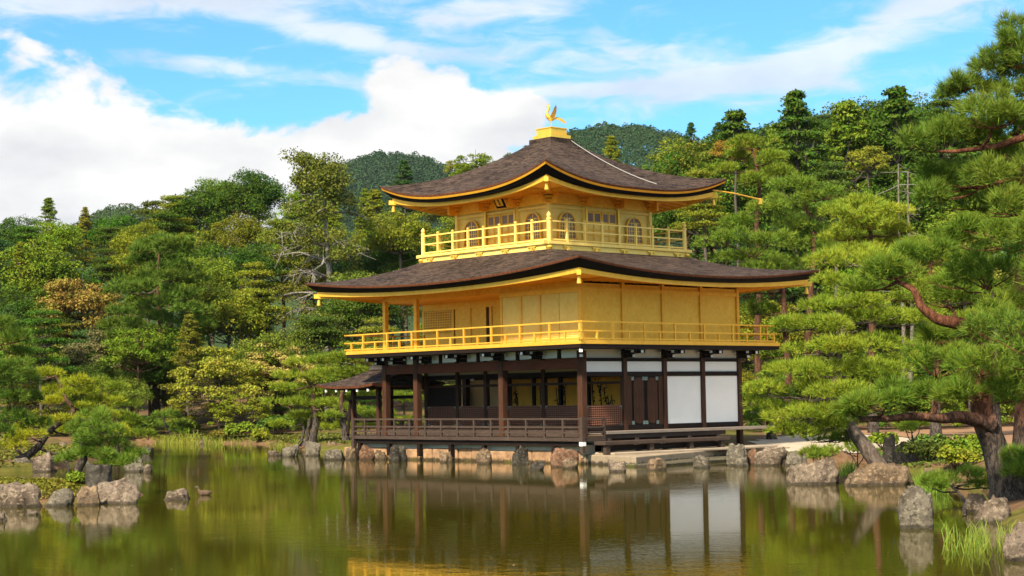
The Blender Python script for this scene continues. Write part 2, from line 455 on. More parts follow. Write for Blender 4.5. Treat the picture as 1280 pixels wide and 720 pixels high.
HILLS = [(55, 905, 139, 115, 90, 1.0), (-66, 960, 134, 85, 90, 1.0), (-232, 1050, 116, 62, 90, 1.0), (-290, 900, 84, 190, 110, 1.0), (260, 900, 75, 170, 110, 1.0),
         (0, 980, 82, 160, 120, 1.0), (-700, 1000, 120, 220, 160, 1.0), (700, 1000, 150, 260, 160, 1.0)]
def ground_height(X, Y):
    X = np.asarray(X, float); Y = np.asarray(Y, float)
    d = pond_distance(X, Y)
    z = np.where(d > 0, 0.30 * (1 - np.exp(-d / 0.5)) + 0.15 * (1 - np.exp(-d / 6.0)), np.maximum(-1.0, d * 0.8))
    slope = np.clip(Y - 108, 0, 260); s2 = np.clip(X - 8, 0, 60) / 60
    z = z + slope * 0.085 + np.clip(Y - 122, 0, 60) * 0.11 * s2
    z = z + 0.35 * np.exp(-((X - 12.5) / 3.0) ** 2 - ((Y - 43) / 4.0) ** 2)
    for hx, hy, hz, sx, sy, k in HILLS:
        hl = hz * np.exp(-((X - hx) / sx) ** 2 * 0.5 - ((Y - hy) / sy) ** 2 * 0.5); z = np.where(hl > 1.0, np.maximum(z, hl), z)
    return z
def gz(x, y): return float(ground_height(np.array([x]), np.array([y]))[0])

def axis(core0, core1, step, lo, hi, grow=1.16):
    c = list(np.arange(core0, core1 + 1e-6, step)); s = step; v = c[-1]; right = []
    while v < hi: s = min(s * grow, 90); v += s; right.append(v)
    s = step; v = c[0]; left = []
    while v > lo: s = min(s * grow, 90); v -= s; left.append(v)
    return np.array(left[::-1] + c + right)
gx = axis(-34, 24, 0.45, -2600, 2600); gy = axis(12, 112, 0.5, -700, 3200)
GX, GY = np.meshgrid(gx, gy)
GZ = ground_height(GX, GY)
rg = np.random.default_rng(3)
GZ = GZ + np.where((GZ > 0.1) & (GY < 140), rg.normal(0, 0.015, GZ.shape), 0)
nx, ny = len(gx), len(gy)
idx = np.arange(nx * ny).reshape(ny, nx)
gme = bpy.data.meshes.new('ground')
gv = np.stack([GX, GY, GZ], -1).reshape(-1, 3)
quads = np.stack([idx[:-1, :-1], idx[:-1, 1:], idx[1:, 1:], idx[1:, :-1]], -1).reshape(-1, 4)
gme.vertices.add(len(gv)); gme.vertices.foreach_set('co', gv.astype(np.float32).ravel())
gme.loops.add(quads.size); gme.loops.foreach_set('vertex_index', quads.astype(np.int32).ravel())
gme.polygons.add(len(quads)); gme.polygons.foreach_set('loop_start', np.arange(0, quads.size, 4, dtype=np.int32))
gme.update(calc_edges=True)
gme.polygons.foreach_set('use_smooth', [True] * len(quads))
gm, n, out = mat('forest_floor'); oc = objc(n)
f1 = n.noise(oc, 0.22, 6, 0.6); f2 = n.noise(oc, 2.2, 6, 0.65)
soil = n.ramp(f2, [(0.3, (0.085, 0.045, 0.024)), (0.7, (0.21, 0.125, 0.070))])
mossc = n.ramp(f2, [(0.3, (0.055, 0.065, 0.012)), (0.7, (0.15, 0.13, 0.028))])
geo = n.new('ShaderNodeNewGeometry'); sp = n.new('ShaderNodeSeparateXYZ'); n.l.new(geo.outputs['Position'], sp.inputs[0])
base = n.mix(n.sstep(f1, 0.46, 0.58), soil, mossc)
base = n.mix(n.sstep(sp.outputs[1], 125.0, 190.0), base, n.mix(f2, (0.020, 0.042, 0.012), (0.05, 0.075, 0.02)))
pbsdf(n, out, base, 0.95, 0, f2, 0.5, 0.04, spec=0.1)
tag(link_mesh('ground', gme, gm), kind='structure')

wm, n, out = mat('pond_water'); oc = objc(n)
r1 = n.noise(n.mapping(oc, (1.0, 1.3, 1)), 2.2, 3, 0.55, 0.4); r2 = n.noise(n.mapping(oc, (1, 1.2, 1)), 9.0, 2, 0.5)
r3 = n.noise(oc, 0.12, 3, 0.5)
hgt = n.m('MULTIPLY', n.m('ADD', r1, n.m('MULTIPLY', r2, 0.34)), n.m('ADD', 0.35, n.sstep(r3, 0.40, 0.62)))
p = pbsdf(n, out, (0.050, 0.043, 0.003), 0.035, 0, hgt, 0.026, 0.10, ior=1.33, spec=0.5)
wmb = MB(); wmb.add([(-75, -45, 0), (40, -45, 0), (40, 118, 0), (-75, 118, 0)], [(0, 1, 2, 3)])
tag(wmb.build('water', wm), kind='structure')

# far wooded hills: one uncountable canopy
def quads_from(c, nrm, size, aspect, rng):
    r = rng.normal(size=c.shape); t = unit(np.cross(nrm, r)); b = np.cross(nrm, t)
    s = size[:, None]
    return np.stack([c - t * s * 0.5, c + b * s * aspect * 0.5 - t * s * 0.08, c + t * s * 0.5, c - b * s * aspect * 0.5 - t * s * 0.08], 1)
def hill_canopy(name, cx, cy, wx, wy, ncrown, seed, size, tint, top_bias=True):
    rng = np.random.default_rng(seed)
    X = rng.uniform(cx - wx, cx + wx, ncrown); Y = rng.uniform(cy - wy, cy + wy, ncrown)
    Z = ground_height(X, Y)
    R = rng.uniform(0.65, 1.35, ncrown) * size; Hh = R * rng.uniform(1.2, 2.6, ncrown)
    k = 150
    u = unit(rng.normal(size=(ncrown, k, 3))); u[..., 2] = np.abs(u[..., 2]) * 1.0 - 0.15
    c = np.stack([X, Y, Z + 1.0], -1)[:, None, :] + u * np.stack([R, R, Hh], -1)[:, None, :]
    nr = unit(u + rng.normal(0, 0.5, u.shape))
    s = (R[:, None] * rng.uniform(0.16, 0.40, (ncrown, k))).ravel()
    q = quads_from(c.reshape(-1, 3), nr.reshape(-1, 3), s, 0.85, rng)
    o = link_mesh(name, fast_mesh(name, q, 4), M['far_leaf'])
    o.color = (*tint, 1)
    return tag(o, kind='stuff')
hill_canopy('woods', 58, 855, 74, 62, 3400, 5, 2.3, (0.045, 0.085, 0.032))
hill_canopy('woods', -62, 905, 52, 66, 2200, 6, 2.4, (0.042, 0.080, 0.036))
hill_canopy('woods', -330, 840, 90, 60, 1000, 8, 3.6, (0.055, 0.095, 0.030))
hill_canopy('woods', -208, 985, 60, 60, 1300, 7, 3.2, (0.065, 0.105, 0.030))

# ------------------------------------------------------------------ golden pavilion (local x = along the white-panel side, y = along the pond side)
X0, Y0, PROT = 2.4359, 61.3991, rad(41.965)
PC, PS = math.cos(PROT), math.sin(PROT)
def W(u, v, z=0.0): return Vector((X0 + u * PC - v * PS, Y0 + u * PS + v * PC, z))
pav = empty('golden_pavilion', (X0, Y0, 0), PROT)
tag(pav, 'three storey golden pavilion with dark bark roofs standing at the pond edge', 'pavilion')
B, LV, LU = 2.12, 11.34, 8.48
def E(v0): return lambda p, q, d: (p, v0 - d, q)       # faces the landing (outward = -y)
def S(u0): return lambda p, q, d: (u0 - d, p, q)       # faces the pond (outward = -x)
def fb(mb, fm, p0, p1, q0, q1, d0, d1): return mb.box(fm(p0, q0, d0), fm(p1, q1, d1))
def part(name, mb, m, parent=None, label=None, **kw):
    o = mb.build(name, m, parent or pav, **kw)
    if label: o['label'] = label
    return o
F0e, F0s = E(0.0), S(0.0)

# --- foundations and raised floor
part('floor_deck', MB().box((0.05, 0.05, 0.98), (LU - 0.05, LV - 0.05, 1.2)), M['wood_dark'])
# --- ground storey pillars
for (u, v) in [(0, 0), (0, 2 * B), (0, 9.33), (0, LV), (LU, LV), (2 * B, LV), (LU, 0), (3 * B, 0), (2 * B, 0), (B, 0)]:
    big = (v == 0 and u >= B)
    w_ = 0.10 if big else 0.125
    part('pillar', MB().box((u - w_, v - w_, 0.3), (u + w_, v + w_, 4.0)), M['wood_red'], bevel=0.012)
for v in (B, 2 * B, 3 * B, 7.6, 9.33, LV):
    part('pillar', MB().box((B - 0.09, v - 0.09, 1.2), (B + 0.09, v + 0.09, 3.9)), M['wood_red'], bevel=0.01)
# --- long brown beam above the open pond side, lintels
part('beam', MB().box((-0.10, 0.13, 3.36), (0.10, LV + 0.1, 3.72)), M['wood_beam'], bevel=0.012)
part('lintel', MB().box((B - 0.07, 0.1, 3.12), (B + 0.07, LV, 3.30)), M['wood_dark'])
part('lintel', MB().box((B - 0.06, 0.1, 2.80), (B + 0.06, LV, 2.90)), M['wood_red'])
part('wall_strip', MB().box((B - 0.03, 0.1, 3.30), (B + 0.03, LV, 3.9)), M['plaster_grey'])
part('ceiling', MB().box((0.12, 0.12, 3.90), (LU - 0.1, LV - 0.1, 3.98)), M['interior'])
# --- low lattice panels under the screens
def lattice_panel(fm, p0, p1, q0, q1):
    pn = part('lattice_panel', fb(MB(), fm, p0, p1, q0, q1, -0.03, 0.0), M['wood_dark'])
    mb = MB()
    k = int((p1 - p0) / 0.105)
    for i in range(k + 1):
        c = p0 + (p1 - p0) * i / k; fb(mb, fm, c - 0.016, c + 0.016, q0, q1, 0.0, 0.022)
    k = 9
    for i in range(k + 1):
        c = q0 + (q1 - q0) * i / k; fb(mb, fm, p0, p1, c - 0.016, c + 0.016, 0.005, 0.034)
    part('lattice', mb, M['lattice_wood'], pn)
    for a, a2 in ((p0, p0), (p1 - 0.12, p1 - 0.03)):
        for b, b2 in ((q0, q0), (q1 - 0.035, q1 - 0.12)):
            cm = MB(); fb(cm, fm, a, a + 0.12, b, b + 0.035, 0.034, 0.042); fb(cm, fm, a2, a2 + 0.03, b2, b2 + 0.12, 0.036, 0.044)
            part('corner_fitting', cm, M['patina'], pn)
for (a, b) in [(0.1, B - 0.1), (B + 0.1, 2 * B - 0.1), (2 * B + 0.1, 3 * B - 0.1), (3 * B + 0.1, 7.5), (7.7, 9.23), (9.43, LV - 0.1)]:
    lattice_panel(S(B - 0.02), a, b, 1.28, 2.02)
lattice_panel(E(0.02), 0.16, B - 0.14, 1.28, 2.00)
# --- gilt screens inside, with ink-dark painted plants
def screen(u, v0, v1, z0=1.25, z1=3.1, plants=(), m='amber'):
    s = part('painted_screen', MB().box((u, v0, z0), (u + 0.05, v1, z1)), M[m])
    for pv, seed in plants:
        r = random.Random(seed); mb = MB()
        for st in range(3):
            x = pv + r.uniform(-0.28, 0.28); zt = z0 + r.uniform(1.1, 1.7); pts = []
            for k in range(6):
                pts.append((u - 0.012, x + r.uniform(-0.06, 0.06) + 0.02 * k, z0 + (zt - z0) * k / 5))
            mb.tube(pts, [0.018] * 6, 5)
            for k in range(9):
                q = pts[r.randrange(2, 6)]; sx, sz = r.uniform(0.03, 0.07), r.uniform(0.02, 0.055)
                cy, cz = q[1] + r.uniform(-0.16, 0.16), q[2] + r.uniform(-0.12, 0.1)
                mb.add([(u - 0.014, cy - sx, cz), (u - 0.014, cy, cz - sz), (u - 0.014, cy + sx, cz), (u - 0.014, cy, cz + sz)], [(0, 1, 2, 3)])
        mb.lathe([(0.02, 0.78), (0.32, 0.85), (0.38, 1.0), (0.2, 1.15), (0.02, 1.2)], (u - 0.02, pv, z0 - 0.75), 10) if seed % 2 else None
        part('painted_plant', mb, M['ink'], s)
screen(4.30, 2.2, 3.95, plants=[(2.8, 4), (3.5, 3)]); screen(4.34, 4.05, 5.55, plants=[(4.3, 5), (5.5, 9)]); screen(4.30, 5.65, 7.1, plants=[(5.75, 8), (6.75, 7)])
screen(4.34, 7.2, 8.55, plants=[(8.1, 6)]); screen(4.34, 9.15, 11.3, m='beige')
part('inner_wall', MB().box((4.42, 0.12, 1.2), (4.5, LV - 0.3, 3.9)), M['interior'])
part('inner_door', MB().box((B + 0.02, 9.45, 2.02), (B + 0.06, LV - 0.1, 2.85)), M['wood_dark'])
for v in (4.0, 5.6, 7.15, 8.85):
    part('inner_pillar', MB().box((4.2, v - 0.07, 1.2), (4.34, v + 0.07, 3.9)), M['wood_dark'])
# --- white panels of the landing side
for i in (2, 3):
    part('white_panel', fb(MB(), F0e, i * B + 0.11, (i + 1) * B - 0.11, 1.30, 3.07, -0.06, 0.02), M['plaster'])
for i in range(4):
    part('white_panel', fb(MB(), F0e, i * B + 0.12, (i + 1) * B - 0.12, 3.24, 3.61, -0.06, 0.02), M['plaster'])
    part('white_panel', fb(MB(), F0e, i * B + 0.12, (i + 1) * B - 0.12, 3.74, 4.05, -0.06, 0.015), M['plaster_grey'])
for q0, q1 in ((3.07, 3.235), (3.615, 3.735), (1.14, 1.30)):
    part('cross_beam', fb(MB(), F0e, -0.12, LU + 0.12, q0, q1, -0.06, 0.07), M['wood_dark'])
for i in range(5):
    v0, v1 = (0.13 + i * 2.24, 0.13 + (i + 1) * 2.24 - 0.12)
    part('white_panel', fb(MB(), F0s, v0, min(v1, LV), 3.76, 4.05, -0.06, 0.0), M['plaster'])
    part('strut', fb(MB(), F0s, v0 + 0.92, v0 + 1.08, 3.73, 4.06, -0.02, 0.05), M['wood_dark'])
part('side_wall', MB().box((2.2 * B, LV - 0.08, 1.2), (LU, LV, 3.9)), M['plaster_grey'])
part('side_wall', MB().box((LU - 0.06, 0.1, 1.2), (LU, LV, 3.9)), M['plaster_grey'])
# --- double doors with rounded raised panels
for k in (0, 1):
    p0 = B + 0.36 + k * 0.72; p1 = p0 + 0.70
    d = part('door', fb(MB(), F0e, p0, p1, 1.30, 3.06, -0.02, 0.03), M['wood_dark'])
    c, hw, hh = (p0 + p1) / 2, 0.27, 0.84
    poly = []
    for a in range(24):
        t = 2 * math.pi * a / 24; cx, sy = math.cos(t), math.sin(t)
        poly.append((c + hw * math.copysign(abs(cx) ** 0.8, cx), 2.18 + (hh - 0.28) * (1 if sy > 0.001 else -1 if sy < -0.001 else 0) + 0.28 * sy))
    part('raised_panel', MB().prism(poly, F0e, 0.028, 0.06), M['wood_red'], d)
    for pp, qq in ((p0, 1.31), (p1 - 0.13, 1.31), (p0, 2.92), (p1 - 0.13, 2.92)):
        part('corner_fitting', fb(MB(), F0e, pp, pp + 0.13, qq, qq + 0.13, 0.03, 0.042), M['patina'], d)
part('door_jamb', fb(MB(), F0e, B + 0.11, B + 0.34, 1.30, 3.07, -0.04, 0.05), M['wood_red'])
part('door_jamb', fb(MB(), F0e, 2 * B - 0.34, 2 * B - 0.11, 1.30, 3.07, -0.04, 0.05), M['wood_red'])

# --- verandas
def railing(name, path, heights, post_pos, m, rail_w, rail_h, post_w, z0, parent=pav, ext=0.0, mat_post=None):
    """rails along a path of (u,v) points, posts [(u,v,top)] as sub-parts"""
    mb = MB()
    for z in heights:
        for a, b in zip(path[:-1], path[1:]):
            a_, b_ = Vector((a[0], a[1], z)), Vector((b[0], b[1], z)); d = (b_ - a_).normalized()
            mb.beam(a_ - d * ext, b_ + d * ext, rail_w, rail_h)
    r = part(name, mb, m, parent)
    for u, v, zt in post_pos:
        part('rail_post', MB().box((u - post_w / 2, v - post_w / 2, z0), (u + post_w / 2, v + post_w / 2, zt)), mat_post or m, r)
    return r
VO = -0.94
part('veranda_deck', MB().box((VO - 0.06, VO - 0.02, 0.80), (0.2, LV + 1.0, 0.92)), M['wood_grey'])
part('deck_beam', MB().box((VO + 0.04, VO + 0.02, 0.62), (VO + 0.16, LV + 0.95, 0.79)), M['wood_dark'])
part('deck_fascia', MB().box((-0.06, 0.15, 0.93), (0.04, LV + 0.3, 1.16)), M['wood_grey'])
vs_ = [VO + 0.96 * i for i in range(1, 14)]
railing('veranda_railing', [(0.15, VO), (VO, VO), (VO, LV + 0.95)], (1.58, 1.29, 1.10), [(VO, v, 1.56) for v in vs_] + [(0.13, VO, 1.56)],
        M['wood_grey'], 0.07, 0.065, 0.075, 0.92)
part('corner_post', MB().box((VO - 0.07, VO - 0.07, 0.40), (VO + 0.07, VO + 0.07, 1.64)), M['wood_grey'])
part('corner_post', MB().box((VO - 0.07, LV + 0.88, 0.12), (VO + 0.07, LV + 1.02, 1.64)), M['wood_grey'])
part('post_cap', MB().box((VO - 0.085, VO - 0.085, 0.64), (VO + 0.085, VO + 0.085, 0.78)), M['white_tip'])
for v in [0.6 + 1.9 * i for i in range(7)]:
    part('deck_support', MB().box((VO + 0.03, v - 0.08, 0.15), (VO + 0.19, v + 0.08, 0.62)), M['wood_dark'])
# landing side deck and the long step below it
part('veranda_deck', MB().box((0.22, VO - 0.05, 1.02), (LU + 0.9, 0.02, 1.11)), M['wood_pale'])
part('deck_beam', MB().box((0.22, VO + 0.02, 0.86), (6.6, VO + 0.10, 1.015)), M['wood_grey'])
for u in (0.4, 1.8, 3.2, 4.6, 6.2):
    part('deck_support', MB().box((u - 0.09, VO + 0.0, 0.3), (u + 0.09, VO + 0.16, 0.86)), M['wood_grey'])
part('deck_skirt', MB().box((0.3, VO + 0.25, 0.4), (6.3, VO + 0.30, 0.86)), M['wood_red'])
part('entrance_step', MB().box((-0.5, -1.62, 0.66), (6.05, -1.05, 0.79)), M['wood_grey'], bevel=0.015)
for u in (-0.3, 1.9, 4.0, 5.7):
    part('step_leg', MB().box((u - 0.10, -1.56, 0.25), (u + 0.10, -1.40, 0.66)), M['wood_grey'])
part('step_beam', MB().box((-0.3, -1.3, 0.45), (5.8, -1.2, 0.62)), M['wood_dark'])

# --- bracket arms with white tips under the gilded balcony
def bracket(fm, p, long=0.95):
    mb = MB()
    fb(mb, fm, p - 0.07, p + 0.07, 3.88, 4.02, 0.0, long)
    fb(mb, fm, p - 0.07, p + 0.07, 3.74, 3.87, 0.0, long * 0.55)
    fb(mb, fm, p - 0.34, p + 0.34, 3.88, 3.97, 0.10, 0.22)
    fb(mb, fm, p - 0.30, p + 0.30, 3.90, 4.03, long - 0.25, long - 0.12)
    a = part('bracket_arm', mb, M['wood_dark'])
    for t in ((-0.055, 0.055, 3.90, 4.00, long, long + 0.02), (-0.055, 0.055, 3.76, 3.85, long * 0.55, long * 0.55 + 0.02),
              (-0.36, -0.34, 3.885, 3.965, 0.11, 0.21), (0.34, 0.36, 3.885, 3.965, 0.11, 0.21),
              (0.30, 0.32, 3.92, 4.01, long - 0.24, long - 0.13), (-0.32, -0.30, 3.92, 4.01, long - 0.24, long - 0.13)):
        part('white_tip', fb(MB(), fm, p + t[0], p + t[1], *t[2:]), M['white_tip'], a)
for i in range(1, 5): bracket(F0e, i * B - (0.02 if i == 4 else 0))
for v in (2.12, 4.24, 6.36, 8.48, 10.3, LV): bracket(F0s, v, 0.95)
cb = MB().beam((0, 0, 3.95), (-1.05, -1.05, 3.95), 0.15, 0.14).beam((0, 0, 3.80), (-0.6, -0.6, 3.80), 0.15, 0.12)
a = part('bracket_arm', cb, M['wood_dark'])
part('white_tip', MB().beam((-1.05, -1.05, 3.96), (-1.075, -1.075, 3.96), 0.12, 0.11), M['white_tip'], a)
part('white_tip', MB().beam((-0.6, -0.6, 3.80), (-0.62, -0.62, 3.80), 0.12, 0.10), M['white_tip'], a)

# --- gilded balcony of the second storey
BO = -1.13
part('balcony_edge', MB().box((BO, BO, 4.05), (LU - BO, LV - BO, 4.185)), M['wood_dark'])
part('balcony_floor', MB().box((BO - 0.03, BO - 0.03, 4.19), (LU - BO + 0.03, LV - BO + 0.03, 4.325)), M['gold_trim'])
pp = []
s_long = [BO + 1.56 * i for i in range(0, 9)]
for i, v in enumerate(s_long):
    if i: pp.append((BO, min(v, LV - BO - 0.05), 4.97))
    if v + 0.78 < LV - BO: pp.append((BO, v + 0.78, 4.65))
for i in range(1, 7):
    u = BO + (LU - 2 * BO) * i / 6.7; pp.append((u, BO, 4.97))
for i in range(0, 7): pp.append((BO + (LU - 2 * BO) * (i + 0.5) / 6.7, BO, 4.65))
for i in range(0, 7): pp.append((BO + 1.6 * i + 0.8, LV - BO, 4.97 if i % 2 else 4.65))
for i in range(0, 8): pp.append((LU - BO, BO + 1.7 * i + 0.6, 4.97))
railing('balcony_railing', [(LU - BO - 0.35, BO), (BO, BO), (BO, LV - BO), (LU - BO, LV - BO), (LU - BO, BO + 0.2)], (4.97, 4.65, 4.38), pp, M['gold_trim'], 0.05, 0.05, 0.07, 4.33, ext=0.10)
part('corner_post', MB().box((BO - 0.055, BO - 0.055, 4.33), (BO + 0.055, BO + 0.055, 5.0)), M['gold_bright'])
# --- second storey walls
WT = 6.12
for i in range(4):
    part('wall_panel', fb(MB(), F0e, i * B + 0.07, (i + 1) * B - 0.07, 4.33, WT + 0.3, -0.05, 0.0), M['gold'])
for i in range(5):
    part('wall_post', fb(MB(), F0e, i * B - 0.07, i * B + 0.07, 4.33, WT + 0.4, -0.08, 0.07), M['gold_trim'])
part('wall_beam', fb(MB(), F0e, -0.07, LU + 0.07, WT + 0.02, WT + 0.16, -0.02, 0.05), M['gold'])
for i in range(4):       # hinged lattice shutters on the pond side
    p0, p1 = 0.08 + i * 1.04, 0.08 + (i + 1) * 1.04 - (0.03 if i < 3 else 0.0)
    sh = part('shutter_panel', fb(MB(), F0s, p0, p1, 4.33, WT - 0.03, -0.05, 0.0), M['gold_pale'])
    mb = MB()
    for k in range(30):
        z = 4.36 + (WT - 4.40) * k / 29; fb(mb, F0s, p0, p1, z - 0.012, z + 0.012, 0.0, 0.018)
    part('slats', mb, M['gold_pale'], sh)
for v in (2.12, 3.14, 4.24): part('wall_post', fb(MB(), F0s, v - 0.045, v + 0.045, 4.33, WT, -0.06, 0.04), M['gold_trim'])
part('wall_beam', fb(MB(), F0s, 0.08, 2 * B + 0.07, WT - 0.02, WT + 0.16, -0.05, 0.06), M['gold'])
part('frieze', fb(MB(), F0s, 0.05, LV + 0.05, WT + 0.165, WT + 0.45, -0.06, 0.02), M['gold'])
part('side_wall', MB().box((0.05, 2 * B - 0.05, 4.33), (B, 2 * B + 0.03, WT + 0.3)), M['gold'])
Fr = S(B)
for (a, b) in ((2 * B, 5.7), (5.78, 7.2), (7.28, 7.4), (7.55, 8.5), (8.55, 9.5)):
    part('wall_panel', fb(MB(), Fr, a + 0.03, b - 0.02, 4.33, WT, -0.05, 0.0), M['gold'])
part('dark_gap', fb(MB(), Fr, 7.40, 7.54, 4.33, 5.95, -0.05, -0.02), M['wood_beam'])
for v in (5.74, 7.24, 8.52, 9.58, 11.5): part('wall_post', fb(MB(), Fr, v - 0.05, v + 0.05, 4.33, WT, -0.04, 0.04), M['gold_trim'])
lw = part('lattice_window', fb(MB(), Fr, 9.62, 11.45, 4.33, WT, -0.05, 0.0), M['gold'])
mb = MB()
for k in range(17): fb(mb, Fr, 9.66 + k * 0.11, 9.70 + k * 0.11, 5.0, 5.92, 0.02, 0.04)
for k in range(10): fb(mb, Fr, 9.62, 11.45, 5.0 + k * 0.1, 5.035 + k * 0.1, 0.018, 0.038)
part('lattice', mb, M['gold_trim'], lw)
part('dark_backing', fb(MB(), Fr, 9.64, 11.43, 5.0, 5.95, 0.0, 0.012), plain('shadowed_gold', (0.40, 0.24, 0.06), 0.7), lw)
part('wall_beam', fb(MB(), Fr, 2 * B, LV + 0.2, WT - 0.15, WT + 0.45, -0.03, 0.05), M['gold'])
part('side_wall', MB().box((B, 11.42, 4.33), (LU, 11.5, WT + 0.4)), M['gold'])
part('rear_wall', MB().box((LU - 0.05, 0.05, 4.33), (LU + 0.02, 11.45, WT + 0.4)), M['gold'])
for v in (9.33, LV): part('porch_post', MB().box((-0.085, v - 0.085, 4.33), (0.085, v + 0.085, WT + 0.2)), M['gold_trim'])
part('porch_post', MB().box((-0.075, -0.075, 4.33), (0.075, 0.075, WT + 0.4)), M['gold_trim'])
part('ceiling', MB().box((0.05, 2 * B, WT + 0.12), (B, LV, WT + 0.16)), M['gold_deep'])

# --- roofs
def ring(rect, zf, n=28):
    u0, u1, v0, v1 = rect; pts = []
    for (a, b) in (((u0, v0), (u1, v0)), ((u1, v0), (u1, v1)), ((u1, v1), (u0, v1)), ((u0, v1), (u0, v0))):
        for k in range(n):
            t = k / n; e = 2 * t - 1
            pts.append((a[0] + (b[0] - a[0]) * t, a[1] + (b[1] - a[1]) * t, zf(abs(e))))
    return pts
def inset(r, d): return (r[0] + d, r[1] - d, r[2] + d, r[3] - d)
def hip_roof(eave, top, z0, z1, rise, ex, wall, zwall, conc=0.35, tk=0.20, gilt=False):
    up = lambda dz: (lambda e: z0 - dz + rise * e ** ex)
    up2 = lambda dz: (lambda e: z0 - dz + rise * 0.60 * e ** ex)
    rings = []
    NS = 14
    for k in range(NS + 1):
        s = k / NS; f = s * (1 - conc) + conc * s * s
        rc = tuple(eave[i] + (top[i] - eave[i]) * s for i in range(4))
        rings.append(ring(rc, lambda e, s=s, f=f: z0 + (z1 - z0) * f + rise * (e ** ex) * (1 - s) ** 2.2 + 0.05 * (1 - (1 - s) ** 6) - 0.05 * s))
    rt = part('roof', MB().loft(rings), M['thatch'], smooth=25)
    part('roof_edge', MB().loft([ring(eave, up(0.0)), ring(inset(eave, 0.01), up(0.05)), ring(inset(eave, 0.03), up(0.085))]), M['thatch_edge'], rt, smooth=25)
    t0 = 0.085
    if gilt:
        part('gilt_strip', MB().loft([ring(inset(eave, 0.026), up(0.082)), ring(inset(eave, 0.06), up(0.16)), ring(inset(eave, 0.10), up(0.16))]), M['gold_deep'], rt, smooth=25)
        t0 = 0.155
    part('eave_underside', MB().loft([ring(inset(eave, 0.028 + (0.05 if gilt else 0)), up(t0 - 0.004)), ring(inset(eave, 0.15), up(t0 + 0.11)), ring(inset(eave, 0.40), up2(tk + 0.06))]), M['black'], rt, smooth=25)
    part('eave_board', MB().loft([ring(inset(eave, 0.36), up2(tk - 0.04)), ring(inset(eave, 0.355), up2(tk + 0.20)), ring(inset(eave, 0.46), up2(tk + 0.205)), ring(inset(eave, 0.52), up2(tk + 0.06))]), M['gold_trim'], rt, smooth=25)
    e2 = inset(eave, 0.46)
    rr = []
    for k in range(9):
        s = k / 8
        rc = tuple(e2[i] + (wall[i] - e2[i]) * s for i in range(4))
        rr.append(ring(rc, lambda e, s=s: (z0 - tk - 0.08 + 0.6 * rise * e ** ex * (1 - s) ** 1.6) * (1 - s) + zwall * s))
    part('soffit', MB().loft(rr), M['gold_deep'], rt, smooth=25)
    # rafter ends in two rows under the soffit
    mb = MB()
    u0, u1, v0, v1 = inset(eave, 0.62); wu0, wu1, wv0, wv1 = wall
    sp = 0.42
    def zs(e, s): return (z0 - tk - 0.08 + 0.6 * rise * e ** ex * (1 - s) ** 1.6) * (1 - s) + zwall * s - 0.045
    for k in range(int((v1 - v0) / sp)):
        v = v0 + sp * (k + 0.5)
        if wv0 - 0.6 < v < wv1 + 0.6:
            e = abs(2 * (v - eave[2]) / (eave[3] - eave[2]) - 1)
            for ua, ub in ((u0, wu0), (u1, wu1)): mb.beam((ua, v, zs(e, 0.08)), (ub, v, zs(e, 1.0)), 0.07, 0.08)
    for k in range(int((u1 - u0) / sp)):
        u = u0 + sp * (k + 0.5)
        if wu0 - 0.6 < u < wu1 + 0.6:
            e = abs(2 * (u - eave[0]) / (eave[1] - eave[0]) - 1)
            for va, vb in ((v0, wv0), (v1, wv1)): mb.beam((u, va, zs(e, 0.08)), (u, vb, zs(e, 1.0)), 0.07, 0.08)
    part('rafters', mb, M['gold_deep'], rt)
    for (cu, cv, wu, wv) in ((eave[0], eave[2], wall[0], wall[2]), (eave[0], eave[3], wall[0], wall[3]), (eave[1], eave[2], wall[1], wall[2]), (eave[1], eave[3], wall[1], wall[3])):
        d = Vector((wu - cu, wv - cv, 0)); a = Vector((cu, cv, 0)) + d * 0.12; a.z = z0 + rise * 0.60 - tk - 0.20; b = Vector((wu, wv, zwall - 0.06))
        part('corner_rafter', MB().beam(a, b, 0.15, 0.17), M['gold_trim'], rt)
        bell = MB().lathe([(0.012, 0.0), (0.012, 0.12), (0.05, 0.10), (0.06, 0.04), (0.085, -0.12), (0.075, -0.13)][::-1], (a.x + d.x * 0.06, a.y + d.y * 0.06, a.z - 0.25), 10)
        part('wind_bell', bell, M['gold_bright'], rt)
    return rt
EV2 = (-2.33, LU + 2.33, -2.33, LV + 2.33)
SK = (0.46, 7.95, 2.07, 9.55)
hip_roof(EV2, inset(SK, -0.03), 6.68, 7.80, 0.46, 2.1, (-0.05, LU + 0.05, -0.05, LV + 0.05), 6.56, 0.30, 0.17)
W3 = (1.49, 6.98, 3.14, 8.52)
EV3 = (-0.70, 9.18, 0.95, 10.72)
hip_roof(EV3, (3.60, 4.86, 5.20, 6.46), 10.22, 12.47, 0.70, 2.7, (W3[0] - 0.03, W3[1] + 0.03, W3[2] - 0.03, W3[3] + 0.03), 10.14, 0.40, 0.20, gilt=True)

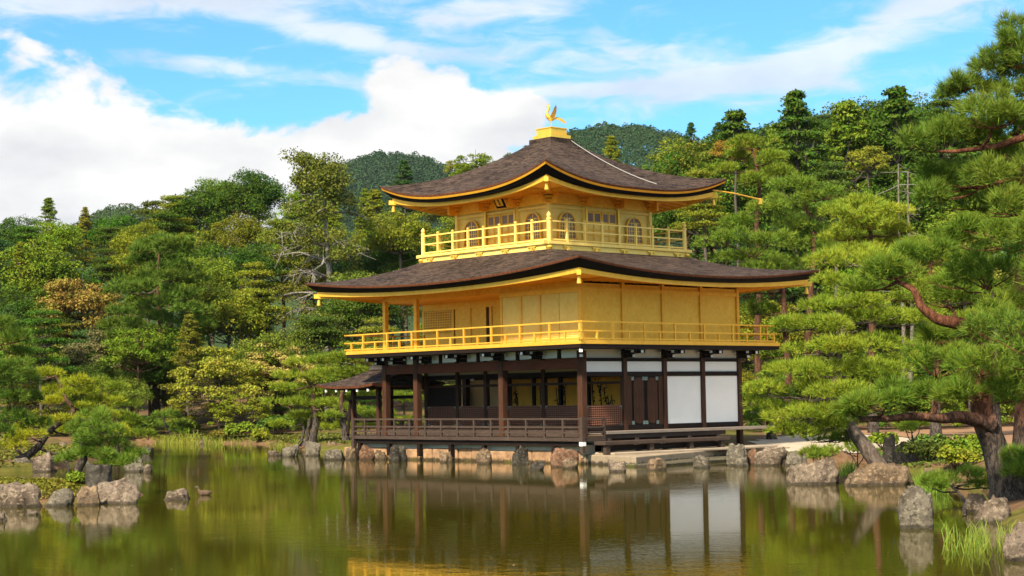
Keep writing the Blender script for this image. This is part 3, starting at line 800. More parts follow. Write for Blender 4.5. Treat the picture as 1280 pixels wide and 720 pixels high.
# --- third storey: skirt, balcony, walls
part('balcony_skirt', MB().box((SK[0] + 0.03, SK[2] + 0.03, 7.60), (SK[1] - 0.03, SK[3] - 0.03, 8.0)), M['gold_pale'])
part('balcony_floor', MB().box((SK[0] - 0.05, SK[2] - 0.05, 8.0), (SK[1] + 0.05, SK[3] + 0.05, 8.10)), M['gold_pale'])
part('floor_beam', MB().beam((SK[0] - 0.3, SK[2] + 0.03, 8.05), (SK[1] + 0.3, SK[2] + 0.03, 8.05), 0.10, 0.12).beam((SK[0] + 0.03, SK[2] - 0.0, 8.05), (SK[0] + 0.03, SK[3] + 0.3, 8.05), 0.10, 0.12), M['gold_pale'])
def scroll(fm, p):
    mb = MB()
    fb(mb, fm, p - 0.22, p + 0.22, 7.92, 7.965, 0, 0.05)
    for s in (-1, 1):
        pts = [fm(p + s * (0.03 + 0.14 * math.cos(t)), 7.86 + 0.07 * math.sin(t), 0.03) for t in [i * 0.6 for i in range(8)]]
        mb.tube(pts, 0.016, 5)
    fb(mb, fm, p - 0.05, p + 0.05, 7.78, 7.92, 0, 0.05)
    part('scroll_ornament', mb, M['gold_bright'])
for i in range(5): scroll(E(SK[2] + 0.03), SK[0] + 0.95 + i * 1.5); scroll(S(SK[0] + 0.03), SK[2] + 0.95 + i * 1.5)
for (cu, cv) in ((SK[0], SK[2]), (SK[1], SK[2]), (SK[0], SK[3])):
    part('corner_ornament', MB().lathe([(0.02, -0.16), (0.09, -0.10), (0.13, 0.0), (0.10, 0.06), (0.02, 0.08)], (cu + 0.02, cv + 0.02, 7.88), 10), M['gold_bright'])
pp = []
R0, R1, R2, R3 = SK[0] + 0.06, SK[1] - 0.06, SK[2] + 0.06, SK[3] - 0.06
for i in range(1, 8):
    f = i / 8
    pp += [(R0 + (R1 - R0) * f, R2, 8.86), (R0, R2 + (R3 - R2) * f, 8.86)]
    if i % 2: pp += [(R1, R2 + (R3 - R2) * f, 8.86), (R0 + (R1 - R0) * f, R3, 8.86)]
rl = railing('balcony_railing', [(R0, R2), (R1, R2), (R1, R3), (R0, R3), (R0, R2)], (8.86, 8.52, 8.18), pp, M['gold_pale'], 0.05, 0.05, 0.08, 8.10)
for (u, v) in ((R0, R2), (R1, R2), (R1, R3), (R0, R3)):
    part('newel_post', MB().lathe([(0.085, 0), (0.085, 0.78), (0.10, 0.80), (0.10, 0.84), (0.06, 0.88), (0.085, 0.95), (0.07, 1.02), (0.01, 1.10)], (u, v, 8.10), 12), M['gold_pale'], rl)
for u, v, z in pp: part('post_knob', MB().lathe([(0.05, 0), (0.07, 0.05), (0.03, 0.09)], (u, v, 8.89), 6), M['gold_pale'], rl)
part('core_wall', MB().box((W3[0] + 0.06, W3[2] + 0.06, 8.1), (W3[1] - 0.06, W3[3] - 0.06, 10.3)), M['gold_pale'])
def arch(c, z0, hw, hs, ht):
    """bell-shaped window outline: base half width hw, springing height hs, crown height ht"""
    pts = [(c - hw * 1.08, z0), (c - hw * 0.98, z0 + hs * 0.5), (c - hw, z0 + hs)]
    for k in range(1, 6):
        t = k / 6; pts.append((c - hw * math.cos(t * math.pi / 2) ** 0.8, z0 + hs + (ht - hs) * math.sin(t * math.pi / 2)))
    pts.append((c, z0 + ht + 0.012))
    return pts + [(2 * c - p, q) for p, q in pts[:-1]][::-1]
def third_face(fm, a0, a1):
    L3 = a1 - a0; bays = [a0, a0 + L3 / 3, a0 + 2 * L3 / 3, a1]
    for p in bays:
        part('wall_post', fb(MB(), fm, p - 0.07, p + 0.07, 8.10, 10.0, -0.08, 0.06), M['gold_pale'])
        mb = MB()
        for k, (hw, z, d) in enumerate(((0.16, 9.72, 0.14), (0.26, 9.84, 0.24), (0.36, 9.96, 0.34))): fb(mb, fm, p - hw, p + hw, z, z + 0.09, 0.0, d)
        fb(mb, fm, p - 0.05, p + 0.05, 9.66, 10.06, 0.0, 0.46)
        part('bracket', mb, M['gold_deep'])
    part('tie_beam', fb(MB(), fm, a0, a1, 9.50, 9.58, 0.0, 0.035), M['gold_pale'])
    part('tie_beam', fb(MB(), fm, a0, a1, 8.10, 8.28, 0.0, 0.035), M['gold_pale'])
    part('frieze', fb(MB(), fm, a0, a1, 9.66, 10.25, -0.05, 0.02), M['gold'])
    for i in (0, 2):
        c = (bays[i] + bays[i + 1]) / 2
        o1, i1 = arch(c, 8.34, 0.46, 0.55, 1.04), arch(c, 8.38, 0.39, 0.52, 0.96)
        wd = part('arched_window', MB().ringwall(o1, i1, fm, -0.02, 0.06), M['gold_trim'])
        part('paper_pane', MB().prism(i1, fm, -0.02, 0.008), M['paper'], wd)
        mb = MB()
        for k in (-2, -1, 0, 1, 2):
            x = c + k * 0.13; ht = 0.95 - 0.16 * abs(k) ** 1.3 * 0.9
            fb(mb, fm, x - 0.013, x + 0.013, 8.38, 8.38 + ht, 0.008, 0.025)
        for k in range(5):
            z = 8.52 + k * 0.155; hw = 0.37 if z < 8.95 else 0.37 * max(0.25, 1 - ((z - 8.95) / 0.42) ** 2)
            fb(mb, fm, c - hw, c + hw, z - 0.012, z + 0.012, 0.01, 0.03)
        part('window_bars', mb, M['gold_pale'], wd)
    c0, c1 = bays[1] + 0.09, bays[2] - 0.09
    for k in range(2):
        x0 = c0 + (c1 - c0) * k / 2 + 0.02; x1 = c0 + (c1 - c0) * (k + 1) / 2 - 0.02
        d = part('panelled_door', fb(MB(), fm, x0, x1, 8.30, 9.48, -0.01, 0.03), M['gold_pale'])
        mb = MB()
        for x in (x0 + 0.03, (x0 + x1) / 2, x1 - 0.03): fb(mb, fm, x - 0.03, x + 0.03, 8.30, 9.48, 0.03, 0.055)
        for z in (8.33, 8.55, 8.76, 9.0, 9.05, 9.45): fb(mb, fm, x0, x1, z - 0.025, z + 0.025, 0.03, 0.05)
        part('door_rails', mb, M['gold_trim'], d)
        for x in ((x0 * 3 + x1) / 4, (x0 + 3 * x1) / 4): part('door_grille', fb(MB(), fm, x - 0.14, x + 0.14, 9.09, 9.41, 0.03, 0.04), M['paper'], d)
    for s in (c0 - 0.05, c1 + 0.05): part('door_pivot', fb(MB(), fm, s - 0.035, s + 0.035, 8.28, 9.62, 0.05, 0.13), M['gold_bright'])
third_face(E(W3[2]), W3[0], W3[1]); third_face(S(W3[0]), W3[2], W3[3])
# --- name tablet under the eave of the pond side
def tabm(p, q, d): return (W3[0] - 0.50 - d + (q - 9.9) * -0.55, p, q)
pl = part('name_tablet', MB().prism([(5.12, 9.66), (5.64, 9.66), (5.64, 10.16), (5.12, 10.16)], tabm, 0.0, 0.05), M['black'])
part('tablet_face', MB().prism([(5.20, 9.73), (5.56, 9.73), (5.56, 10.09), (5.20, 10.09)], tabm, 0.05, 0.058), M['gold_bright'], pl)
for k, ch in enumerate('究竟頂'):
    fc = bpy.data.curves.new('tablet_character', 'FONT'); fc.body = ch; fc.size = 0.125; fc.align_x = 'CENTER'; fc.align_y = 'CENTER'; fc.extrude = 0.004
    fc.materials.append(M['black'])
    tmp = bpy.data.objects.new('tmp', fc)
    col.objects.link(tmp); bpy.context.view_layer.update()
    cme = bpy.data.meshes.new_from_object(tmp.evaluated_get(bpy.context.evaluated_depsgraph_get()))
    bpy.data.objects.remove(tmp)
    fo = bpy.data.objects.new('tablet_character', cme); col.objects.link(fo); fo.parent = pl
    ex_, ey_ = Vector((0, -1, 0)), Vector((-0.55, 0, 1)).normalized(); ez_ = ex_.cross(ey_)
    pos = Vector(tabm(5.38, 10.03 - 0.115 * k, 0.062))
    fo.matrix_local = Matrix.Translation(pos) @ Matrix((ex_, ey_, ez_)).transposed().to_4x4()
# --- apex, pedestal and the gilded bird
cu, cv = 4.23, 5.83
part('roof_crown', MB().box((cu - 0.64, cv - 0.64, 12.40), (cu + 0.64, cv + 0.64, 12.64)), M['thatch'])
ped = part('finial_pedestal', MB().box((cu - 0.545, cv - 0.545, 12.64), (cu + 0.545, cv + 0.545, 12.79)).box((cu - 0.43, cv - 0.43, 12.79), (cu + 0.43, cv + 0.43, 13.04)).box((cu - 0.455, cv - 0.455, 13.04), (cu + 0.455, cv + 0.455, 13.09)), M['gold_bright'], bevel=0.008)
part('pedestal_groove', MB().box((cu - 0.437, cv - 0.437, 12.81), (cu + 0.437, cv + 0.437, 12.83)), M['gold_deep'], ped)
bird_rot = Matrix.Translation((cu, cv, 13.09)) @ Matrix.Rotation(-PROT, 4, 'Z')       # bird faces image left: its own x runs across the view
def bp(x, y, z): return tuple(bird_rot @ Vector((x, y, z)))
body = MB().tube([bp(0.12, 0, 0.36), bp(0.05, 0, 0.38), bp(-0.04, 0, 0.42), bp(-0.13, 0, 0.50), bp(-0.17, 0, 0.60), bp(-0.15, 0, 0.70), bp(-0.10, 0, 0.79), bp(-0.09, 0, 0.88), bp(-0.12, 0, 0.94)],
                 [0.03, 0.085, 0.115, 0.10, 0.07, 0.05, 0.042, 0.055, 0.025], 12)
bird = part('phoenix_finial', body, M['gold_bright'], smooth=60)
mb = MB()
mb.tube([bp(-0.12, 0, 0.93), bp(-0.20, 0, 0.90)], [0.025, 0.006], 6)
for dx, dz in ((-0.08, 0.10), (-0.03, 0.09), (0.02, 0.05)): mb.tube([bp(-0.09, 0, 0.90), bp(-0.09 + dx * 0.6, 0, 0.91 + dz)], [0.02, 0.012], 5)
part('crest', mb, M['gold_bright'], bird)
for s in (-1, 1):
    mb = MB()
    poly = [(-0.05, 0.47), (0.05, 0.41), (0.14, 0.46), (0.20, 0.60), (0.22, 0.78), (0.20, 0.93), (0.12, 0.82), (0.05, 0.66)]
    mb.prism(poly, lambda p, q, d, s=s: bp(p, s * (0.08 + d + (q - 0.42) * 0.25), q), 0.0, 0.03)
    part('wing', mb, plain('aged_gilt', (0.40, 0.22, 0.05), 0.4, 0.3, 6, 0.5), bird)
    mb = MB().tube([bp(-0.02, s * 0.05, 0.36), bp(0.0, s * 0.06, 0.18), bp(-0.01, s * 0.06, 0.03)], [0.035, 0.02, 0.018], 6)
    for dx in (-0.08, 0.0, 0.06): mb.tube([bp(-0.01, s * 0.06, 0.025), bp(-0.01 + dx, s * (0.06 + 0.02), 0.012)], [0.016, 0.008], 5)
    part('leg', mb, M['gold_bright'], bird)
for k in range(7):
    t = k / 6; a = rad(-5 + 45 * t); L_ = 0.46 + 0.06 * math.sin(k * 2.1); pts = []
    for j in range(6):
        q = j / 5; pts.append(bp(0.10 + L_ * q * math.cos(a * (1 - 0.5 * q)), (k - 3) * 0.022 * q * 2, 0.40 + L_ * q * math.sin(a * (1 - 0.75 * q)) - 0.22 * q * q))
    part('tail_feather', MB().tube(pts, [0.03, 0.026, 0.024, 0.022, 0.018, 0.008], 5), M['gold_bright'], bird)
part('bird_plinth', MB().lathe([(0.20, 0.0), (0.20, 0.025), (0.12, 0.04)], (cu, cv, 13.085), 14), M['gold_bright'], ped)
# --- lightning cable down the upper roof, gilded gutter spout at its corner
pts = []
for k in range(11):
    s = 1 - k / 10 * 0.86; f = s * 0.6 + 0.4 * s * s
    u_ = 5.9 + (4.72 - 5.9) * s; v_ = 0.95 + (5.20 - 0.95) * s
    pts.append((u_, v_, 10.22 + 2.25 * f + 0.10))
mb = MB().tube(pts, 0.013, 6)
part('lightning_cable', mb, M['metal_wire'])
part('gutter_spout', MB().tube([(8.1, 1.35, 10.50), (9.6, 0.95, 10.36), (11.2, 0.95, 10.22)], 0.03, 8), M['gold_trim'])
part('spout_end', MB().box((11.14, 0.89, 10.03), (11.25, 1.01, 10.26)), M['gold_bright'])

# --- fishing porch on the pond side
fu0, fu1, fv0, fv1 = 0.3, 2.25, LV + 0.6, 13.95
for (u, v) in ((fu0, fv1), (fu1, fv1), (fu0, fv0 + 0.3), (fu1, fv0 + 0.3)):
    part('porch_post', MB().box((u - 0.085, v - 0.085, 0.0), (u + 0.085, v + 0.085, 2.85)), M['wood_red'])
rings = []
uc = (fu0 + fu1) / 2
base = (fu0 - 0.95, fu1 + 0.95, LV + 0.1, fv1 + 1.35); ridge = (uc - 0.06, uc + 0.06, LV + 0.1, fv1 - 0.1)
for k in range(9):
    s = k / 8; f = 0.55 * s + 0.45 * s * s
    rc = tuple(base[i] + (ridge[i] - base[i]) * s for i in range(4))
    rings.append(ring(rc, lambda e, s=s, f=f: 2.93 + 0.72 * f + 0.10 * e ** 3 * (1 - s) ** 2, 12))
pr = part('porch_roof', MB().loft(rings), M['thatch'], smooth=25)
part('roof_edge', MB().loft([ring(base, lambda e: 2.93 + 0.1 * e ** 3, 12), ring(inset(base, 0.03), lambda e: 2.83 + 0.1 * e ** 3, 12)]), M['thatch_edge'], pr, smooth=25)
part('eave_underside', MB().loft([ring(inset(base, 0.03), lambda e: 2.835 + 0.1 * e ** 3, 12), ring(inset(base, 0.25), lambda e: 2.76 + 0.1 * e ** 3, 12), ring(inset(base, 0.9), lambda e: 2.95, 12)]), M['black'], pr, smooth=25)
part('ridge_cap', MB().box((uc - 0.14, LV + 0.1, 3.62), (uc + 0.14, fv1 - 0.02, 3.78)), M['wood_pale'], pr)
for k in range(5): part('white_tip', MB().box((base[0] + 0.10, LV + 0.5 + k * 0.72, 2.70), (base[0] + 0.16, LV + 0.58 + k * 0.72, 2.80)), M['white_tip'], pr)
mb = MB()
mb.beam((fu0, fv0, 2.45), (fu0, fv1, 2.45), 0.09, 0.14).beam((fu1, fv0, 2.45), (fu1, fv1, 2.45), 0.09, 0.14).beam((fu0, fv1, 2.45), (fu1, fv1, 2.45), 0.09, 0.14)
part('porch_beam', mb, M['wood_dark'])
part('porch_deck', MB().box((fu0 - 0.15, LV + 0.9, 0.82), (fu1 + 0.2, fv1 + 0.15, 0.94)), M['wood_grey'])
railing('porch_railing', [(fu1, fv0), (fu1, fv1), (fu0, fv1)], (1.45, 1.2), [(fu1, fv0 + 0.6 * i, 1.43) for i in range(1, 4)] + [(fu0 + 0.6, fv1, 1.43), (fu0 + 1.2, fv1, 1.43)], M['wood_grey'], 0.06, 0.06, 0.06, 0.94)
part('prop_pole', MB().tube([tuple(Vector((fu0 - 0.15, fv1 + 0.05, 2.35))), (VO, LV + 1.35, 0.95)], 0.06, 8), M['wood_dark'])

# ------------------------------------------------------------------ embankment and landing
emb = empty('stone_embankment', tuple(W(-0.6, 5.8, 0)), PROT)
tag(emb, 'low wall of tan stone blocks under the pavilion veranda at the waterline', 'stone wall')
tan = wet_stone('tan_stone', (0.34, 0.205, 0.115), 0.5, 2.2)
pale = plain('pale_mortar', (0.62, 0.55, 0.44), 0.9, 0.12, 1.2)
r = random.Random(11)
v = -6.3
while v < 6.7:
    L_ = r.uniform(0.7, 1.9); hh = r.uniform(0.40, 0.50)
    mb = MB(); n_ = 5
    part('stone_block', mb.box((-0.05 + r.uniform(-0.07, 0.03), v + 0.015, -0.3), (0.6, v + L_ - 0.015, hh)), tan, emb, bevel=0.05)
    v += L_
part('mortar_band', MB().box((0.04, -6.3, 0.2), (0.7, 6.7, 0.66)), pale, emb, bevel=0.02)

land = empty('stone_landing', tuple(W(3, -3.0, 0)), PROT)
tag(land, 'flat pale stone boat landing with a low lip in front of the pavilion', 'landing')
slab_m = wet_stone('landing_stone', (0.30, 0.235, 0.165), 0.3, 1.1)
def slab(poly, z0, z1, name, m, bevel=0.03):
    part(name, MB().prism(poly, lambda p, q, d: (p - 3, q + 3.0, d), z0, z1), m, land, bevel=bevel)
def loc(px, py, z):
    P_ = atz(px, py, z); d = P_ - Vector((X0, Y0, 0)); return (d.x * PC + d.y * PS, -d.x * PS + d.y * PC)
slab([loc(724, 568, .32), loc(795, 571, .32), loc(906, 561, .32), (9.2, -1.9), (9.2, -0.6), (-0.5, -0.6)], -0.4, 0.32, 'top_slab', slab_m)
slab([loc(775, 580, .08), loc(812, 581, .08), loc(905, 574, .08), (8.4, -1.9), (8.0, -1.2), (1.5, -1.2)], -0.4, 0.08, 'lower_lip', wet_stone('lip_stone', (0.22, 0.19, 0.14), 0.3, 2))
slab([(-0.2, -1.75), (6.5, -1.75), (8.8, -1.6), (8.8, -0.3), (-0.2, -0.3)], 0.3, 0.40, 'upper_step', plain('pale_step', (0.36, 0.29, 0.215), 0.9, 0.15, 1.5))

# ------------------------------------------------------------------ pale gravel and brown earth areas on the right bank
def sheet(name, pts, m, lift=0.03):
    """a patch of ground that follows the terrain"""
    P = np.array(pts); x0, y0 = P.min(0); x1, y1 = P.max(0); st = 0.6
    xs = np.arange(x0, x1 + st, st); ys = np.arange(y0, y1 + st, st)
    mb = MB(); ids = {}
    import itertools
    def inside(x, y):
        c = False
        for (ax, ay), (bx, by) in zip(pts, pts[1:] + pts[:1]):
            if (ay > y) != (by > y) and x < (bx - ax) * (y - ay) / (by - ay) + ax: c = not c
        return c
    XX, YY = np.meshgrid(xs, ys); ZZ = ground_height(XX, YY) + lift
    for j in range(len(ys) - 1):
        for i in range(len(xs) - 1):
            if inside(xs[i] + st / 2, ys[j] + st / 2):
                f = []
                for (a, b) in ((i, j), (i + 1, j), (i + 1, j + 1), (i, j + 1)):
                    if (a, b) not in ids: ids[(a, b)] = len(mb.v); mb.v.append((xs[a], ys[b], ZZ[b, a]))
                    f.append(ids[(a, b)])
                mb.f.append(tuple(f))
    return tag(mb.build(name, m, smooth=60), kind='structure')
sheet('gravel', [(8.4, 61.5), (10.5, 59.5), (12, 59), (14, 62), (16, 68), (16, 76), (13, 80), (10, 72)], plain('pale_gravel', (0.46, 0.38, 0.29), 0.95, 0.15, 3))
sheet('path', [(14, 57), (24, 52), (40, 60), (40, 92), (17, 92), (15, 80), (17.5, 66)], plain('brown_earth', (0.27, 0.155, 0.085), 0.95, 0.2, 1.2), 0.03)

# ------------------------------------------------------------------ boulders
def rock_mesh(seed, sx, sy, sz, rough=0.16):
    """weathered boulder; seeds whose top comes out as a spike are passed over"""
    for k in range(14):
        me = rock_try(seed + 97 * k, sx, sy, sz, rough)
        c = np.zeros(len(me.vertices) * 3, np.float32); me.vertices.foreach_get('co', c); c = c.reshape(-1, 3)
        top = c[c[:, 2] > 0.72 * c[:, 2].max(), 0]
        if top.max() - top.min() > 0.62 * (c[:, 0].max() - c[:, 0].min()): break
    return me
def rock_try(seed, sx, sy, sz, rough=0.16, cuts=13):
    pw = 0.74 + 0.24 * ((seed * 7) % 10) / 9
    bm = bmesh.new(); bmesh.ops.create_icosphere(bm, subdivisions=4, radius=1.0)
    r = random.Random(seed); off = Vector((r.uniform(0, 90), r.uniform(0, 90), r.uniform(0, 90)))
    planes = []
    for _ in range(cuts):
        nrm = Vector((r.gauss(0, 1), r.gauss(0, 1), r.gauss(0.1, 0.8))).normalized(); planes.append((nrm, r.uniform(0.55, 0.85)))
    planes.append((Vector((r.uniform(-.35, .35), r.uniform(-.3, .1), 1)).normalized(), r.uniform(0.50, 0.66)))
    for v in bm.verts:
        p = Vector([math.copysign(abs(c) ** pw, c) for c in v.co]); p *= 0.5 + 0.5 / max(p.length, 1e-6)
        for nrm, d in planes:
            e = p.dot(nrm) - d
            if e > 0: p -= nrm * e * 0.92
        q = p * 1.5 + off
        p += p.normalized() * (mnoise.fractal(q, 1.0, 2.0, 4) * rough * 1.3 + mnoise.noise(q * 5.0) * rough * 0.4 + abs(mnoise.noise(q * 2.3)) * -rough * 0.9)
        v.co = Vector((p.x * sx, p.y * sy, p.z * sz))
    me = bpy.data.meshes.new('boulder'); bm.to_mesh(me); bm.free()
    zs = np.zeros(len(me.vertices) * 3, np.float32); me.vertices.foreach_get('co', zs); zs = zs.reshape(-1, 3)
    ext = (zs[:, 0].max() - zs[:, 0].min()) / 2
    me.transform(Matrix.Diagonal((sx / ext, sy / ext * sx / sx if False else 1, 1, 1)))
    zt = zs[:, 2].max()
    me.transform(Matrix.Diagonal((1, 1, sz / zt, 1)))
    me.polygons.foreach_set('use_smooth', [True] * len(me.polygons))
    return me
GREY, TAN_, DARKS, PALE, RUST = (0.165, 0.142, 0.110), (0.20, 0.140, 0.090), (0.075, 0.066, 0.055), (0.205, 0.158, 0.120), (0.20, 0.110, 0.068)
def boulder(x0, x1, ytop, ybase, seed, tint, label, z=0.0, depth=0.8, group='shore boulders', rough=0.16, Y=None):
    """a rock seen between x0..x1 and ytop..ybase in the photograph, resting at height z"""
    P_ = atz((x0 + x1) / 2, ybase, z) if Y is None else at((x0 + x1) / 2, ybase, Y)
    k = ppm(P_.y); sx = (x1 - x0) / 2 * k; h = (ybase - ytop) * k
    sink = 0.28 * h + 0.05
    me = rock_mesh(seed, sx, sx * depth, (h + sink) / 1.35, rough)
    me.materials.append(M['stone'])
    o = bpy.data.objects.new('boulder', me); col.objects.link(o)
    o.location = (P_.x, P_.y + sx * depth * 0.7, P_.z + h - (h + sink) / 1.35)
    o.rotation_euler = (0, 0, 0)
    o.color = (*tint, 1)
    return tag(o, label, 'boulder', group)
BL = [
 (-14, 54, 603, 634, 1, PALE, 'broad pale rounded boulder at the left island edge'),
 (53, 93, 611, 633, 2, GREY, 'grey boulder right of the broad pale one on the island edge'),
 (92, 121, 607, 632, 3, TAN_, 'mossy brown boulder in the gap of the island shore'),
 (117, 173, 598, 630, 4, PALE, 'large pinkish pale boulder at the tip of the left island'),
 (-8, 8, 640, 652, 30, PALE, 'small pale stone cut by the left edge of the photo, below the island'),
 (30, 48, 637, 644, 31, PALE, 'low flat pale stone in the water under the broad boulder'),
 (155, 183, 569, 590, 6, GREY, 'jagged grey rock rising from the water beyond the island tip'),
 (177, 190, 580, 591, 7, PALE, 'small pale rock leaning against the jagged grey one'),
 (175, 191, 558, 568, 8, DARKS, 'low dark rock in the water beyond the jagged grey one'),
 (205, 241, 611, 625, 9, PALE, 'low pinkish rock alone in the pond beside the duck'),
 (8, 40, 572, 588, 10, GREY, 'squat grey boulder on the second left shore'),
 (36, 68, 565, 590, 11, PALE, 'tall pale split boulder on the second left shore'),
 (-5, 26, 555, 571, 12, RUST, 'brownish boulder lying at the left edge behind the squat grey one'),
 (26, 36, 558, 570, 13, TAN_, 'small tan stone beside the brownish left boulder'),
 (36, 55, 556, 569, 14, GREY, 'grey stone under the yellow green pine, right of the tan stone'),
 (68, 84, 552, 567, 15, PALE, 'upright pale stone under the yellow green pine'),
 (250, 258, 547, 555, 16, PALE, 'small white stone among the reeds of the far shore'),
 (257, 276, 545, 553, 17, PALE, 'flat white stone among the reeds of the far shore'),
 (334, 352, 563, 570, 18, PALE, 'flat pale stone at the water left of the fishing porch'),
 (351, 373, 555, 571, 19, GREY, 'lichen grey boulder under the pine by the fishing porch'),
 (376, 399, 551, 570, 20, GREY, 'taller grey boulder under the pine by the fishing porch'),
 (372, 386, 548, 558, 32, TAN_, 'pale tan stone on the bank behind the porch side boulders'),
 (402, 433, 561, 575, 21, GREY, 'mossy long grey boulder below the fishing porch'),
 (405, 424, 551, 564, 22, TAN_, 'brown bank stone above the mossy long boulder'),
 (431, 448, 558, 575, 23, TAN_, 'grey brown boulder below the fishing porch pole'),
 (450, 470, 556, 575, 24, RUST, 'tan pink boulder at the left end of the embankment'),
 (468, 484, 562, 575, 33, TAN_, 'small tan boulder beside the pink one at the embankment'),
 (485, 508, 556, 577, 25, DARKS, 'dark grey boulder standing before the embankment, leftmost of the dark ones'),
 (549, 566, 564, 578, 34, TAN_, 'low grey tan boulder between the two dark boulders of the embankment'),
 (594, 616, 560, 580, 26, TAN_, 'brown grey boulder in the middle of the embankment'),
 (641, 662, 557, 581, 27, DARKS, 'darkest upright boulder standing before the embankment'),
 (660, 682, 576, 588, 28, DARKS, 'low black boulder in the water before the embankment'),
 (688, 724, 560, 584, 29, RUST, 'reddish boulder at the corner of the embankment'),
 (703, 724, 572, 586, 35, TAN_, 'tan stone wedged against the reddish corner boulder'),
 (761, 786, 574, 590, 36, PALE, 'pale whitish boulder before the landing, leftmost of its row'),
 (806, 831, 572, 588, 37, TAN_, 'squarish tan boulder in the middle of the landing row'),
 (865, 889, 569, 585, 38, GREY, 'dark grey boulder before the right end of the landing'),
 (910, 938, 554, 582, 39, GREY, 'tall grey boulder where the landing meets the bank'),
 (918, 936, 572, 583, 40, GREY, 'small grey stone leaning on the tall boulder of the landing'),
 (934, 950, 560, 581, 41, RUST, 'narrow brown boulder between the landing and the bank stones'),
 (942, 986, 559, 582, 42, PALE, 'wide pale grey boulder on the bank right of the landing'),
 (980, 1010, 563, 582, 43, GREY, 'shaded grey boulder below the leaning pine foliage'),
 (985, 1053, 573, 606, 44, PALE, 'pale round boulder at the water below the leaning pine'),
 (1050, 1142, 578, 607, 45, TAN_, 'long low brown boulder at the foot of the leaning pine'),
 (1126, 1172, 608, 661, 46, GREY, 'tall speckled grey boulder standing alone in the pond'),
 (1205, 1241, 617, 641, 47, PALE, 'pale angular boulder right of the reeds, against the bank'),
 (1228, 1272, 618, 654, 48, PALE, 'sloping pale boulder below the twin trunk pine'),
 (1258, 1300, 650, 702, 49, PALE, 'large pale boulder cut by the right edge of the photo'),
]
for (x0, x1, yt, yb, sd, tint, lab) in BL:
    boulder(x0, x1, yt, yb, sd, tint, lab, depth=0.75 if x1 - x0 < 60 else 0.55)
boulder(100, 137, 577, 605, 5, DARKS, 'dark angular boulder beside the small pine on the left island', z=0.45)
boulder(1104, 1122, 542, 572, 50, DARKS, 'dark upright rock on the bank behind the leaning trunk', z=0.4)
boulder(1120, 1150, 552, 576, 51, DARKS, 'dark broad rock behind the long brown boulder', z=0.4)
boulder(1192, 1210, 566, 578, 52, PALE, 'small white stone among the azaleas on the right bank', z=0.4)
boulder(1155, 1172, 585, 596, 53, TAN_, 'small tan stone half hidden by grass on the right bank', z=0.3)

# ------------------------------------------------------------------ duck
dk = atz(256, 619)
sk = bpy.data.meshes.new('duck')
dv = [(0, 0, 0.06), (0.10, 0, 0.075), (-0.10, 0, 0.07), (-0.19, 0, 0.11), (0.15, 0, 0.13), (0.165, 0, 0.20), (0.185, 0, 0.235), (0.26, 0, 0.225)]
de = [(0, 1), (0, 2), (2, 3), (1, 4), (4, 5), (5, 6), (6, 7)]
sk.from_pydata(dv, de, [])
duck = bpy.data.objects.new('duck', sk); col.objects.link(duck)
ms = duck.modifiers.new('skin', 'SKIN'); ms.use_smooth_shade = True
for d_, rr in zip(sk.skin_vertices[0].data, [(0.10, 0.09), (0.085, 0.08), (0.085, 0.07), (0.03, 0.02), (0.045, 0.045), (0.033, 0.033), (0.042, 0.045), (0.018, 0.01)]):
    d_.radius = rr
sk.skin_vertices[0].data[0].use_root = True
duck.modifiers.new('sub', 'SUBSURF').render_levels = 2
sk.materials.append(plain('brown_plumage', (0.13, 0.085, 0.055), 0.8, 0.5, 18))
duck.location = (dk.x, dk.y, -0.02); duck.rotation_euler = (0, 0, rad(205))
tag(duck, 'small brown duck swimming beside the low pinkish rock', 'duck')

# ------------------------------------------------------------------ trees
def jitter_path(pts, rng, amp, n=6):
    """resample a polyline with a smooth wobble"""
    pts = [Vector(p) for p in pts]; out_ = []
    for a, b in zip(pts[:-1], pts[1:]):
        for k in range(n):
            out_.append(a.lerp(b, k / n))
    out_.append(pts[-1])
    L_ = sum((b - a).length for a, b in zip(pts[:-1], pts[1:]))
    o = Vector(rng.uniform(0, 50, 3))
    res = []
    for i, p in enumerate(out_):
        q = i / (len(out_) - 1); e = min(1, 4 * q * (1 - q) + (0.0 if q < 0.5 else 0.0))
        res.append(p + Vector((mnoise.noise(o + Vector((q * 4, 0, 0))), mnoise.noise(o + Vector((0, q * 4, 7))), 0.5 * mnoise.noise(o + Vector((3, q * 4, 0))))) * amp * e)
    # smooth
    for _ in range(2):
        res = [res[0]] + [(res[i - 1] + res[i] * 2 + res[i + 1]) / 4 for i in range(1, len(res) - 1)] + [res[-1]]
    return res
def taper(n, r0, r1): return [r0 + (r1 - r0) * (i / max(1, n - 1)) for i in range(n)]

